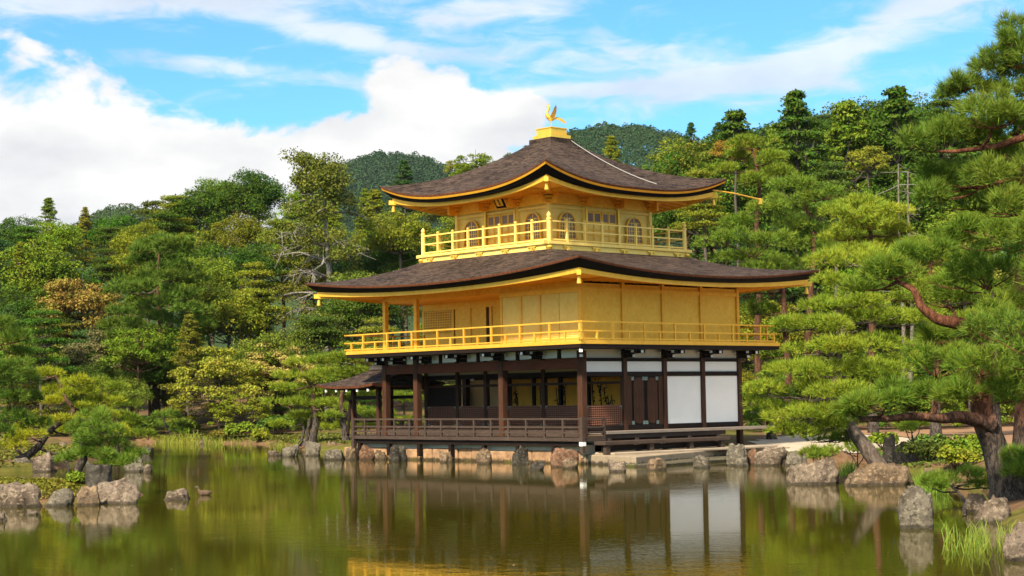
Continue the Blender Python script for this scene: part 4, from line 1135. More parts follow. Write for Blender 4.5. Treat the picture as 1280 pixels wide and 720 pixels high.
def tufts_mesh(C, A, L, nb, wd, spread, rng):
    """needle tufts: nb thin blades fanning out from each centre C about axis A"""
    N = len(C)
    d = unit(A[:, None, :] + rng.normal(0, spread, (N, nb, 3)))
    ln = L[:, None, None] * rng.uniform(0.65, 1.15, (N, nb, 1))
    side = unit(np.cross(d, rng.normal(size=d.shape))) * wd * 0.5
    base = C[:, None, :] + d * ln * 0.05
    tip = base + d * ln
    return np.stack([base - side, base + side, tip], 2).reshape(-1, 3)
def pad_points(rng, c, rx, ry, rz, n):
    """tuft centres over a cloud-pruned pad made of several lobes"""
    nl = max(3, int(3 + rx * ry * 3.0)); P_ = []; Ax = []
    nl = min(nl, 14)
    lob = []
    for _ in range(nl):
        a = rng.uniform(0, 2 * math.pi); q = math.sqrt(rng.uniform(0, 1)) * 0.72
        lob.append((q * math.cos(a) * rx, q * math.sin(a) * ry, rng.uniform(-0.35, 0.30) * rz, rng.uniform(0.32, 0.52)))
    per = max(6, n // nl)
    for (lx, ly, lz, ls) in lob:
        u = rng.normal(size=(per, 3)); u = unit(u); u[:, 2] = np.where(rng.uniform(size=per) < 0.78, np.abs(u[:, 2]), -np.abs(u[:, 2]) * 0.45)
        rr = rng.uniform(0.55, 1.0, (per, 1)) ** 0.6
        sc = np.array([rx * ls, ry * ls, rz * 0.75])
        P_.append(np.array([lx, ly, lz]) + u * rr * sc)
        Ax.append(unit(u * np.array([0.8, 0.8, 0.5]) + np.array([lx / rx * 0.35, ly / ry * 0.35, 0.55])))
    return np.concatenate(P_) + np.array(c), np.concatenate(Ax)

def pine(name, base, trunks, pads, tint, bark_tint, label, seed, needle=0.16, width=0.014, dens=150, blades=12, cat='pine tree', group=None,
         branch_r=0.05, bark='pine_bark', spread=0.55, extra=()):
    """trunks: [(points, r0, r1)], pads: [(centre, rx, ry, rz)], all in world space"""
    rng = np.random.default_rng(seed)
    base = Vector(base)
    root = empty(name, base)
    tag(root, label, cat, group)
    tm = MB(); nodes = []
    for pts, r0, r1 in trunks:
        path = jitter_path([Vector(p) - base for p in pts], rng, 0.10 * (Vector(pts[-1]) - Vector(pts[0])).length ** 0.6, 7)
        rs = [r0 + (r1 - r0) * (i / (len(path) - 1)) ** 0.8 for i in range(len(path))]
        if r0 > 0.08: rs[0] *= 1.35; rs[1] *= 1.12
        tm.tube(path, rs, 9)
        nodes += list(zip(path, rs))
    C_, A_ = [], []
    for (c, rx, ry, rz) in pads:
        c = Vector(c) - base
        best = min(nodes, key=lambda nr: (nr[0] - c).length + (0.0 if nr[0].z < c.z + 0.15 else 1.5 * (nr[0].z - c.z)) + (0.6 if nr[1] < 0.02 else 0))
        p0 = best[0]; end = c - Vector((0, 0, rz * 0.35)); mid = p0.lerp(end, 0.55) + Vector((0, 0, -0.06 * (end - p0).length))
        path = jitter_path([p0, mid, end], rng, 0.16 * (end - p0).length ** 0.7, 5)
        r0 = min(best[1] * 0.8, branch_r * (0.6 + 0.35 * (end - p0).length ** 0.5))
        tm.tube(path, taper(len(path), r0, 0.012), 6)
        nodes += [(path[i], max(0.012, r0 * (1 - i / len(path)))) for i in range(3, len(path))]
        for k in range(5):
            a = rng.uniform(0, 2 * math.pi); q = rng.uniform(0.4, 0.85)
            e = end + Vector((math.cos(a) * rx * q, math.sin(a) * ry * q, rz * rng.uniform(-0.1, 0.4)))
            tp = jitter_path([path[-3], path[-3].lerp(e, 0.5) - Vector((0, 0, 0.03)), e], rng, 0.05, 3)
            tm.tube(tp, taper(len(tp), max(0.008, r0 * 0.35), 0.006), 4)
        n = int(1.9 * dens * (rx * ry) ** 0.85) + 30
        p, a = pad_points(rng, c, rx, ry, rz, n)
        C_.append(p); A_.append(a)
    C_ = np.concatenate(C_); A_ = np.concatenate(A_)
    L_ = needle * rng.uniform(0.8, 1.2, len(C_))
    t = tm.build('trunk', M[bark], root, smooth=70); t.color = (*bark_tint, 1)
    cr = link_mesh('crown', fast_mesh('crown', tufts_mesh(C_, A_, L_, blades, width, spread, rng), 3), M['needle'], root)
    cr.color = (*tint, 1)
    return root
RED_BARK, GREY_BARK, BROWN_BARK = (0.21, 0.085, 0.047), (0.155, 0.125, 0.105), (0.17, 0.095, 0.060)
def PP(lst, Y, jit=0.0, seed=0, dr=0.8, thick=0.75):
    """pads listed as photo ellipses (x, y, half width, half height[, dY]) -> world pads round depth Y"""
    r = random.Random(seed); o = []
    for it in lst:
        x, y, a, b = it[:4]; yy = Y + (it[4] if len(it) > 4 else r.uniform(-jit, jit)); k = ppm(yy)
        o.append((at(x, y, yy), a * k * 1.12, max(a * k * dr, 0.3), b * k * thick * 1.5))
    return o
def TP(pts, Y): return [at(p[0], p[1], Y + (p[2] if len(p) > 2 else 0)) for p in pts]
def ground_pt(x, y, z=0.4):
    p = atz(x, y, z); p.z = max(0.05, gz(p.x, p.y) - 0.05); return p
PG1, PG2, PG3, PGY, PGD = (0.180, 0.245, 0.024), (0.145, 0.222, 0.026), (0.245, 0.310, 0.030), (0.31, 0.335, 0.022), (0.150, 0.235, 0.030)

# --- right foreground: the twin-trunk pine with its long low limb
b_ = ground_pt(1258, 612); YB = b_.y
pine('pine_tree', b_,
     [([b_, at(1247, 560, YB), at(1234, 520, YB - .2), at(1232, 470, YB - .3), at(1240, 435, YB - .4), at(1222, 408, YB - .5), at(1205, 404, YB - .5), at(1172, 398, YB - .6), at(1148, 382, YB - .6), at(1140, 362, YB - .5), at(1122, 352, YB - .3)], 0.30, 0.045),
      ([b_ + Vector((0.35, 0.1, 0)), at(1276, 545, YB), at(1281, 470, YB), at(1270, 400, YB + .2), at(1276, 340, YB + .3), at(1290, 300, YB + .4)], 0.27, 0.07),
      ([at(1237, 528, YB - .2), at(1205, 522, YB - .6), at(1165, 518, YB - 1.0), at(1125, 520, YB - 1.2), at(1075, 524, YB - 1.3)], 0.16, 0.05)],
     PP([(1240, 338, 52, 30, -1.0), (1195, 350, 36, 20, -.4), (1262, 300, 36, 24, .3), (1175, 452, 46, 18, -1.2), (1232, 458, 50, 26, -2.5), (1262, 395, 40, 30, -2.0),
         (1150, 492, 50, 15, -1.2), (1210, 492, 45, 16, -2.4), (1268, 492, 36, 26, -2.8), (1105, 505, 40, 13, -1.6), (1070, 512, 36, 13, -1.3), (1185, 372, 34, 15, .6),
         (1118, 340, 46, 17, -.4), (1098, 358, 36, 13, .4), (1150, 322, 40, 17, .6), (1150, 425, 36, 14, .5), (1215, 425, 30, 14, .8), (1190, 300, 34, 16, 1.2), (1230, 285, 34, 16, .9)], YB, seed=2),
     PG2, RED_BARK, 'twin trunked red barked pine leaning over the pond at the right edge', 101, needle=0.22, width=0.015, dens=170, blades=13, branch_r=0.06)
# --- tall pine whose stem stands just outside the right edge, its upper limbs reach in
b_ = Vector((11.3, 31.0, gz(11.3, 31.0) - 0.05)); YB = 31.0
pine('pine_tree', b_,
     [([b_, at(1330, 480, YB), at(1340, 300, YB), at(1325, 150, YB), at(1318, 20, YB), at(1300, -60, YB)], 0.30, 0.08),
      ([at(1330, 260, YB), at(1290, 238, YB), at(1272, 226, YB - .2), at(1275, 205, YB - .2), at(1255, 195, YB)], 0.12, 0.04),
      ([at(1335, 165, YB), at(1280, 173, YB), at(1240, 184, YB - .2), at(1190, 190, YB - .3), at(1165, 190, YB)], 0.10, 0.02),
      ([at(1322, 120, YB), at(1275, 128, YB), at(1235, 128, YB)], 0.06, 0.02), ([at(1325, 72, YB), at(1280, 82, YB), at(1245, 86, YB)], 0.06, 0.02)],
     PP([(1300, -62, 46, 16, 0), (1330, -30, 50, 18, .4), (1345, 40, 50, 18, .2), (1360, 110, 46, 18, .5), (1250, 94, 38, 12, .2), (1226, 132, 38, 12, -.2), (1268, 140, 32, 14, .2), (1205, 104, 26, 9, .3), (1270, 48, 24, 12, -.3), (1278, 32, 26, 14, 0), (1262, 62, 30, 10, .3), (1246, 78, 38, 12, 0), (1275, 78, 24, 14, -.4), (1232, 116, 40, 13, .4), (1190, 118, 24, 10, .6), (1272, 112, 30, 14, -.3),
         (1245, 148, 46, 13, -.6), (1172, 172, 46, 16, 0), (1222, 172, 44, 16, .5), (1265, 160, 36, 16, .2), (1150, 180, 26, 13, -.2), (1200, 228, 46, 20, .4), (1245, 222, 46, 22, -.4), (1178, 245, 38, 16, .2),
         (1222, 255, 50, 18, .6), (1268, 258, 34, 22, -.8), (1268, 195, 30, 14, .3), (1165, 222, 26, 14, .5), (1285, 440, 40, 40, -2.0), (1290, 350, 34, 30, -1.5), (1290, 290, 30, 24, -1.0), (1240, 410, 34, 22, -1.0)], YB, seed=3, thick=0.85),
     (0.135, 0.210, 0.028), RED_BARK, 'tall pine reaching in from the right edge with its upper limbs against the sky', 102, needle=0.20, width=0.012, dens=230, blades=13)
# --- leaning pine on the bank
b_ = ground_pt(1108, 584); YB = b_.y
pine('pine_tree', b_,
     [([b_, at(1085, 562, YB), at(1062, 538, YB + .2), at(1045, 505, YB + .5), at(1050, 460, YB + .8), at(1060, 420, YB + 1.0), at(1048, 385, YB + 1.2), at(1075, 350, YB + 1.2)], 0.24, 0.05)],
     PP([(1075, 322, 52, 15, 1.5), (1058, 352, 34, 11, 1), (1110, 350, 40, 13, 2), (1030, 382, 40, 11, 1), (1075, 378, 44, 13, 0), (1000, 408, 38, 11, 1.5), (1045, 408, 42, 13, -.5), (1100, 395, 46, 14, 1.5),
         (1026, 436, 42, 12, .5), (1065, 432, 48, 14, -.8), (1110, 432, 40, 13, 1), (988, 462, 34, 11, .5), (1020, 462, 48, 14, -.5), (1078, 462, 48, 14, 0), (985, 490, 46, 14, 0), (1045, 492, 50, 14, -1), (1100, 478, 36, 12, 1),
         (965, 512, 32, 12, .5), (1010, 518, 48, 13, -.6), (1050, 530, 36, 10, 0), (985, 540, 36, 11, -.3), (1030, 548, 34, 10, .5), (1140, 400, 36, 13, 2), (1135, 455, 36, 12, 1.8)], YB, seed=5),
     PG3, (0.20, 0.155, 0.125), 'leaning grey trunked pine with wide cloud pruned pads over the bank boulders', 103, bark='bark', needle=0.19, width=0.016, dens=150, blades=13)
pine('pine_tree', ground_pt(1205, 622, 0.35), [([ground_pt(1205, 622, 0.35), at(1200, 608, 39.3), at(1192, 598, 39.0)], 0.04, 0.015)],
     PP([(1185, 600, 34, 11, -1.2), (1215, 596, 30, 11, -.6), (1165, 606, 22, 9, -1.5), (1230, 606, 22, 9, -.6)], 38.6, seed=8), PG2, BROWN_BARK,
     'low spreading young pine above the pale angular boulder on the right bank', 104, needle=0.16, width=0.011, dens=200, blades=12)
pine('pine_tree', Vector((11.0, 34.0, gz(11, 34) - .05)), [([Vector((11.0, 34.0, gz(11, 34) - .05)), at(1290, 600, 34), at(1285, 575, 34)], 0.05, 0.015)],
     PP([(1276, 572, 26, 14, -.4), (1268, 592, 20, 9, -.8), (1285, 590, 24, 14, -.6)], 34, seed=9), PG2, BROWN_BARK,
     'dark green young pine tuft at the right edge beside the twin trunks', 105, needle=0.18, width=0.011, dens=220, blades=12)
# --- pine shoots along the bank below the leaning pine
for i, (x, y, a, b, lab) in enumerate([(1025, 566, 30, 11, 'low green pine shrub on the bank left of the leaning trunk'), (1072, 560, 26, 12, 'low green pine shrub right under the leaning pine'), (1140, 530, 26, 14, 'light green pine shrub behind the dark bank rocks')]):
    q = at(x, y + b + 4, 51.0 + i * 0.5); q.z = gz(q.x, q.y) - 0.03
    pine('pine_shrub', q, [([q, at(x, y + 4, q.y)], 0.04, 0.015)], PP([(x - a * .4, y, a * .6, b * .7, 0), (x + a * .4, y - 2, a * .6, b * .7, .4), (x, y + 4, a * .8, b * .6, -.4)], q.y, seed=20 + i), PG1, BROWN_BARK, lab, 120 + i, needle=0.17, width=0.015, dens=140, blades=10, cat='shrub')

# --- pines right of the pavilion, middle distance
MID = [
 ([(948, 545), (946, 420), (952, 330), (948, 255), (944, 205), (940, 188)], 93, [(940, 182, 30, 9), (920, 196, 24, 8), (962, 200, 26, 8), (905, 212, 22, 7), (948, 212, 34, 8), (975, 218, 22, 7), (930, 226, 28, 7)], PG1, 'slender red stemmed pine with a flat crown right of the upper roof'),
 ([(1012, 545), (1010, 420), (1016, 330), (1012, 275), (1002, 240)], 84, [(1000, 232, 36, 10), (1030, 245, 28, 9), (985, 252, 26, 9), (1018, 262, 34, 9), (992, 282, 34, 9), (1030, 290, 26, 8), (1008, 306, 36, 9), (1040, 318, 26, 8), (990, 330, 36, 9)], PG2, 'mid green pine with a rounded crown left of the pale topped pine'),
 ([(1092, 545), (1090, 420), (1084, 330), (1088, 290), (1078, 266)], 80, [(1085, 255, 38, 9), (1060, 268, 32, 9), (1112, 268, 34, 9), (1080, 282, 44, 10), (1128, 288, 28, 8), (1052, 296, 34, 9), (1100, 302, 40, 9), (1070, 316, 40, 9), (1122, 322, 32, 8)], PG3, 'pale topped broad pine with layered pads in the middle of the right grove'),
 ([(985, 545), (988, 430), (978, 360), (984, 330)], 78, [(905, 300, 30, 9), (930, 322, 34, 9), (960, 336, 34, 9), (955, 362, 36, 9), (985, 348, 34, 9), (948, 388, 30, 9), (972, 412, 30, 9), (950, 440, 24, 8), (962, 300, 32, 9), (925, 278, 30, 9), (952, 262, 28, 8), (938, 348, 22, 7)], PG2, 'pine close behind the right end of the lower roof'),
 ([(1170, 540), (1168, 430), (1160, 360), (1165, 320)], 70, [(1155, 308, 34, 9), (1185, 322, 34, 9), (1150, 332, 36, 9), (1200, 345, 30, 9), (1165, 356, 40, 10), (1130, 372, 34, 9), (1195, 372, 30, 9), (1160, 395, 36, 9), (1210, 400, 30, 9), (1180, 425, 36, 9), (1140, 440, 30, 9), (1205, 450, 30, 9)], PG1, 'broad bright pine behind the twin trunked pine'),
 ([(1245, 540), (1242, 420), (1238, 330), (1240, 280)], 72, [(1235, 272, 34, 10), (1262, 290, 30, 9), (1210, 292, 34, 9), (1240, 312, 36, 10), (1210, 330, 30, 9), (1268, 330, 28, 9), (1235, 360, 34, 9), (1260, 385, 30, 9)], PG2, 'yellowish green pine at the right edge behind the red limb'),
 ([(965, 560), (962, 500), (968, 460)], 73, [(962, 476, 18, 7), (972, 462, 20, 7), (955, 498, 16, 7), (975, 492, 22, 8), (960, 520, 26, 8)], PGD, 'small dark pine just right of the white panels'),
]
for i, (tr, Y, pads, tint, lab) in enumerate(MID):
    tp = TP(tr, Y); tp[0].z = gz(tp[0].x, tp[0].y) - 0.1
    pine('pine_tree', tp[0], [(tp, 0.22, 0.05)], PP(pads, Y, 1.6, seed=40 + i, thick=0.9), tint, (0.15, 0.072, 0.045), lab, 200 + i, needle=0.30, width=0.035, dens=75, blades=9, spread=0.6)

# --- left: pines of the islands and shores
b_ = ground_pt(92, 600, 0.42); YB = b_.y
pine('pine_tree', b_, [([b_, at(98, 582, YB), at(108, 565, YB), at(104, 548, YB), at(112, 532, YB), at(114, 522, YB)], 0.13, 0.03), ([b_ + Vector((-.12, .1, 0)), at(86, 586, YB + .1), at(80, 575, YB + .1)], 0.07, 0.025)],
     PP([(115, 522, 25, 12, 0), (96, 536, 22, 10, .3), (132, 538, 24, 11, -.2), (110, 550, 26, 10, -.4), (92, 560, 22, 9, .2), (138, 556, 22, 9, .2), (118, 570, 30, 9, -.4), (155, 574, 22, 8, 0), (82, 574, 16, 9, .1), (168, 566, 12, 5, .3), (140, 580, 20, 6, -.3)], YB, seed=60),
     PGD, BROWN_BARK, 'small dark green pine bending over the rocks of the left island', 301, needle=0.17, width=0.013, dens=230, blades=12)
b_ = Vector((-17.2, 50.5, gz(-17.2, 50.5) - .05)); YB = 50.5
pine('pine_tree', b_, [([b_, at(-70, 560, YB), at(-60, 480, YB), at(-75, 400, YB), at(-60, 350, YB)], 0.24, 0.06), ([at(-62, 525, YB), at(-20, 518, YB), at(12, 513, YB)], 0.07, 0.03)],
     PP([(18, 424, 32, 12, 0), (-5, 405, 26, 10, 0), (34, 442, 20, 8, .4), (6, 458, 36, 14, -.4), (30, 474, 26, 11, .2), (14, 496, 36, 13, -.3), (40, 500, 18, 9, .3), (22, 524, 30, 12, 0), (48, 530, 18, 9, .2), (-5, 540, 26, 11, .1), (5, 480, 20, 10, -.7)], YB, seed=61),
     (0.125, 0.200, 0.028), BROWN_BARK, 'green pine whose crown enters from the left edge of the photo', 302, needle=0.20, width=0.015, dens=170, blades=12)
b_ = ground_pt(40, 588, 0.35); b_ = Vector((-18.6, 64.8, gz(-18.6, 64.8) - .05)); YB = 64.8
pine('pine_tree', b_, [([b_, at(48, 560, YB), at(70, 535, YB), at(95, 515, YB), at(80, 490, YB), at(70, 470, YB)], 0.17, 0.04), ([b_ + Vector((.3, 0, 0)), at(20, 560, YB), at(24, 540, YB)], 0.08, 0.03), ([at(48, 560, YB), at(70, 568, YB), at(95, 560, YB), at(98, 548, YB)], 0.06, 0.02)],
     PP([(56, 468, 24, 7), (100, 478, 26, 7), (72, 488, 24, 7), (104, 492, 26, 7), (68, 503, 26, 7), (110, 510, 30, 7), (88, 524, 26, 6), (56, 530, 26, 7), (40, 545, 28, 7), (85, 540, 22, 6), (140, 520, 16, 6), (146, 538, 14, 6), (20, 556, 22, 6), (22, 535, 20, 7), (132, 500, 20, 6)], YB, 1.2, seed=62),
     PGY, BROWN_BARK, 'yellow green cloud pruned pine on the second left shore', 303, needle=0.20, width=0.020, dens=120, blades=10)
b_ = Vector((-16.9, 73.0, gz(-16.9, 73.0) - .05)); YB = 73.0
pine('pine_tree', b_, [([b_, at(150, 545, YB), at(138, 515, YB), at(125, 490, YB)], 0.14, 0.03)],
     PP([(118, 480, 26, 7), (146, 484, 22, 6), (130, 498, 28, 7), (152, 505, 20, 6), (150, 522, 22, 7), (168, 530, 20, 7), (175, 545, 18, 6), (145, 542, 22, 6), (120, 515, 20, 6)], YB, 1.0, seed=63),
     PG1, BROWN_BARK, 'mid green pine right of the yellow green one on the left shore', 304, needle=0.22, width=0.022, dens=110, blades=10)
b_ = ground_pt(392, 556, 0.4); b_ = Vector((-9.9, 84.5, gz(-9.9, 84.5) - .05)); YB = 84.5
pine('pine_tree', b_, [([b_, at(396, 530, YB), at(390, 505, YB), at(392, 485, YB), at(378, 468, YB), at(372, 458, YB)], 0.21, 0.04), ([b_ + Vector((-.35, .1, 0)), at(386, 535, YB), at(391, 512, YB)], 0.14, 0.06), ([b_ + Vector((-.65, .2, 0)), at(381, 540, YB + .3), at(378, 530, YB + .3)], 0.1, 0.04)],
     PP([(372, 455, 20, 6), (360, 470, 24, 6), (384, 474, 22, 6), (404, 468, 20, 6), (350, 486, 18, 6), (378, 488, 30, 7), (405, 490, 24, 6), (358, 503, 24, 6), (388, 506, 30, 7), (415, 506, 20, 6), (366, 520, 26, 6), (400, 522, 26, 6), (348, 532, 14, 5), (376, 534, 22, 5), (412, 535, 18, 5)], YB, 1.3, seed=64),
     PG3, BROWN_BARK, 'bright cloud pruned pine with three stems left of the fishing porch', 305, needle=0.26, width=0.028, dens=95, blades=10)
b_ = Vector((-8.1, 83.0, gz(-8.1, 83.0) - .05)); YB = 83.0
pine('pine_tree', b_, [([b_, at(429, 530, YB), at(426, 500, YB), at(432, 480, YB), at(428, 462, YB)], 0.2, 0.05)],
     PP([(425, 448, 24, 6), (445, 450, 24, 6), (405, 452, 22, 6), (450, 466, 26, 6), (430, 470, 24, 6), (460, 495, 22, 7, 2), (470, 520, 26, 8, 4), (450, 535, 22, 6, 3), (500, 500, 26, 8, 6), (505, 528, 24, 7, 6), (438, 512, 18, 6), (418, 520, 14, 5)], YB, 1.2, seed=65),
     PG1, BROWN_BARK, 'dark stemmed pine standing right behind the fishing porch roof', 306, needle=0.26, width=0.028, dens=95, blades=10)
rows = []
rr_ = random.Random(5)
for (y, w_, c) in [(300, 14, 200), (312, 24, 198), (326, 34, 196), (342, 42, 204), (358, 46, 192), (376, 54, 200), (394, 58, 196), (412, 56, 186), (432, 66, 194), (452, 66, 186), (474, 60, 192), (494, 50, 186)]:
    k = max(1, int(w_ / 18))
    for j in range(-k, k + 1):
        rows.append((c + j * w_ / (k + 0.4) + rr_.uniform(-6, 6), y + abs(j) * 4 + rr_.uniform(-4, 4), 20 + rr_.uniform(-3, 5), 7, rr_.uniform(-3, 3)))
b_ = Vector((-23.4, 113.0, gz(-23.4, 113.0) - .1)); YB = 113.0
pine('pine_tree', b_, [([b_, at(196, 440, YB), at(198, 370, YB), at(200, 300, YB)], 0.32, 0.05)], PP(rows, YB, seed=66, thick=0.9), (0.105, 0.170, 0.022), BROWN_BARK,
     'tall dark pine with many flat tiers left of the yellow maple', 307, needle=0.42, width=0.055, dens=42, blades=8)
b_ = Vector((-21.0, 106.5, gz(-21.0, 106.5) - .1))
pine('pine_tree', b_, [([b_, at(205, 525, 106.5), at(203, 518, 106.5)], 0.08, 0.03)], PP([(205, 520, 18, 5), (225, 528, 14, 5), (200, 532, 16, 5), (222, 540, 14, 4)], 106.5, 1, seed=67), PG2, BROWN_BARK,
     'young green pine on the far shore under the dark tiered pine', 308, needle=0.3, width=0.035, dens=70, blades=9)

# ------------------------------------------------------------------ broadleaved and coniferous woodland
def leafy(seed, h, r, kind='round', clumps=44, per=150, leaf=0.34, bare=0.0, bark_tint=BROWN_BARK):
    """returns (trunk MB, crown quads) for a tree of height h standing at the origin"""
    rng = np.random.default_rng(seed); tm = MB()
    lean = rng.normal(0, 0.03, 2) * h
    tp = jitter_path([(0, 0, -1.2 * h), (0, 0, -0.02 * h), (lean[0] * .4, lean[1] * .4, h * 0.45), (lean[0], lean[1], h * 0.93)], rng, 0.05 * h, 6)
    tm.tube(tp, [max(0.02, 0.018 * h * min(1.0, 1.25 * (1 - 0.93 * max(0, p.z) / (0.93 * h)))) for p in tp], 7)
    Q = []
    for k in range(clumps):
        if kind == 'round':
            d = rng.normal(size=3); d /= np.linalg.norm(d)
            if d[2] < -0.35: d[2] *= -0.5
            q = rng.uniform(0.55, 1.0); c = np.array([d[0] * r * q, d[1] * r * q, h * 0.58 + d[2] * h * 0.36 * q]); cr = r * rng.uniform(0.24, 0.42); fl = 0.72
        elif kind == 'cone':
            z = 1 - rng.uniform(0, 1) ** 1.05 * 0.85; a = rng.uniform(0, 2 * math.pi); rad_ = r * (1 - z) ** 0.72 * rng.uniform(0.3, 1.18) ** 0.8 + 0.02 * r
            c = np.array([rad_ * math.cos(a), rad_ * math.sin(a), h * (0.04 + 0.95 * z) - rad_ * 0.18]); cr = r * rng.uniform(0.14, 0.25) * (1.25 - 0.7 * z); fl = 0.45
        elif kind == 'tier':
            z = 1 - rng.uniform(0, 1) ** 0.9 * 0.72; z = round(z * 9) / 9 + rng.normal(0, 0.012); a = rng.uniform(0, 2 * math.pi); rad_ = r * (1.12 - z) ** 0.6 * rng.uniform(0.3, 1.05)
            c = np.array([rad_ * math.cos(a), rad_ * math.sin(a), h * (0.03 + 0.95 * z)]); cr = r * rng.uniform(0.26, 0.40); fl = 0.30
        elif kind == 'wide':
            a = rng.uniform(0, 2 * math.pi); q = math.sqrt(rng.uniform(0, 1)); d = (q * math.cos(a), q * math.sin(a))
            c = np.array([d[0] * r, d[1] * r, h * (0.93 - 0.42 * q * q - rng.uniform(0, 0.38))]); cr = r * rng.uniform(0.14, 0.24); fl = 0.55
        else:  # 'open': sparse airy crown
            d = rng.normal(size=3); d /= np.linalg.norm(d); d[2] = abs(d[2]) * 1.1 - 0.25
            q = rng.uniform(0.5, 1.05); c = np.array([d[0] * r * q, d[1] * r * q, h * 0.62 + d[2] * h * 0.34 * q]); cr = r * rng.uniform(0.15, 0.28); fl = 0.6
        c[:2] += lean * (c[2] / h)
        # limb to the clump
        zt = min(c[2] - 0.25 * np.hypot(c[0], c[1]) - 0.3, 0.9 * h); zt = max(zt, 0.18 * h); i = int(np.argmin([abs(p.z - zt) for p in tp]))
        mid = tp[i].lerp(Vector(c), 0.5) + Vector((0, 0, -0.04 * h * rng.uniform(0, 1)))
        bp_ = jitter_path([tp[i], mid, Vector(c)], rng, 0.04 * h, 3)
        tm.tube(bp_, taper(len(bp_), 0.0075 * h * rng.uniform(0.6, 1.1), 0.012), 5)
        n = int(per * rng.uniform(0.7, 1.3))
        u = unit(rng.normal(size=(n, 3))); rr = rng.uniform(0.25, 1, (n, 1)) ** 0.45
        u[:, 2] = np.where(rng.uniform(size=n) < 0.72, np.abs(u[:, 2]), u[:, 2])
        wob = 1 + 0.28 * np.sin(u[:, :1] * 5 + k) * np.cos(u[:, 1:2] * 4 + 2 * k)
        p = c + u * rr * wob * cr * np.array([1, 1, fl])
        nr = unit(u * 0.55 + rng.normal(0, 0.55, (n, 3)) + np.array([0, 0, 0.45]))
        Q.append(quads_from(p, nr, leaf * rng.uniform(0.6, 1.25, n), 0.62 if kind != 'cone' else 0.45, rng))
    return tm, np.concatenate(Q)
PROTO = {}
def proto(key, **kw):
    tm, q = leafy(**kw)
    t = tm.build('trunk', M['bark'], None, smooth=70); tme = t.data; bpy.data.objects.remove(t)
    cme = fast_mesh('crown', q, 4); cme.materials.append(M['leaf'])
    PROTO[key] = (tme, cme, kw['h'])
for i in range(4): proto(('round', i), seed=500 + i, h=12.0, r=4.2, kind='round', clumps=60, per=270, leaf=0.25)
for i in range(4): proto(('cone', i), seed=520 + i, h=15.0, r=4.0, kind='cone', clumps=230, per=85, leaf=0.25)
for i in range(3): proto(('tier', i), seed=540 + i, h=12.0, r=4.6, kind='tier', clumps=95, per=170, leaf=0.25)
for i in range(3): proto(('open', i), seed=560 + i, h=12.0, r=4.0, kind='open', clumps=60, per=150, leaf=0.25)
for i in range(2): proto(('wide', i), seed=580 + i, h=6.5, r=4.3, kind='wide', clumps=70, per=170, leaf=0.24)
_ri = random.Random(99)
CW = {'round': 4.4, 'cone': 3.9, 'tier': 4.7, 'open': 4.1, 'wide': 4.9}
def tree_px(name, kind, variant, x, ytop, Y, tint, label, half=None, cat='tree', group=None, bark_tint=BROWN_BARK):
    """tree whose top shows at (x, ytop) when it stands Y metres away; half = crown half width in photo pixels"""
    tme, cme, h0 = PROTO[(kind, variant)]
    p = at(x, ytop, Y); g = gz(p.x, Y) - 0.1; H_ = max(2.0, p.z - g)
    s = min(half * ppm(Y) / CW[kind], H_ / h0 * 1.05)
    root = empty(name, (p.x, Y, g), _ri.uniform(0, 6.28))
    root.scale = (s, s, s)
    tag(root, label, cat, group)
    for nm, me, c in (('trunk', tme, bark_tint), ('crown', cme, tint)):
        o = bpy.data.objects.new(nm, me); col.objects.link(o); o.parent = root; o.color = (*c, 1)
        o.location = (0, 0, H_ / s - h0)
    return root
DG, MG, OG, YG, OR, BG, TG, BE = (0.066, 0.118, 0.013), (0.145, 0.205, 0.018), (0.190, 0.215, 0.018), (0.245, 0.255, 0.028), (0.25, 0.18, 0.038), (0.050, 0.105, 0.026), (0.150, 0.210, 0.026), (0.38, 0.31, 0.085)
GB = (0.36, 0.33, 0.30)
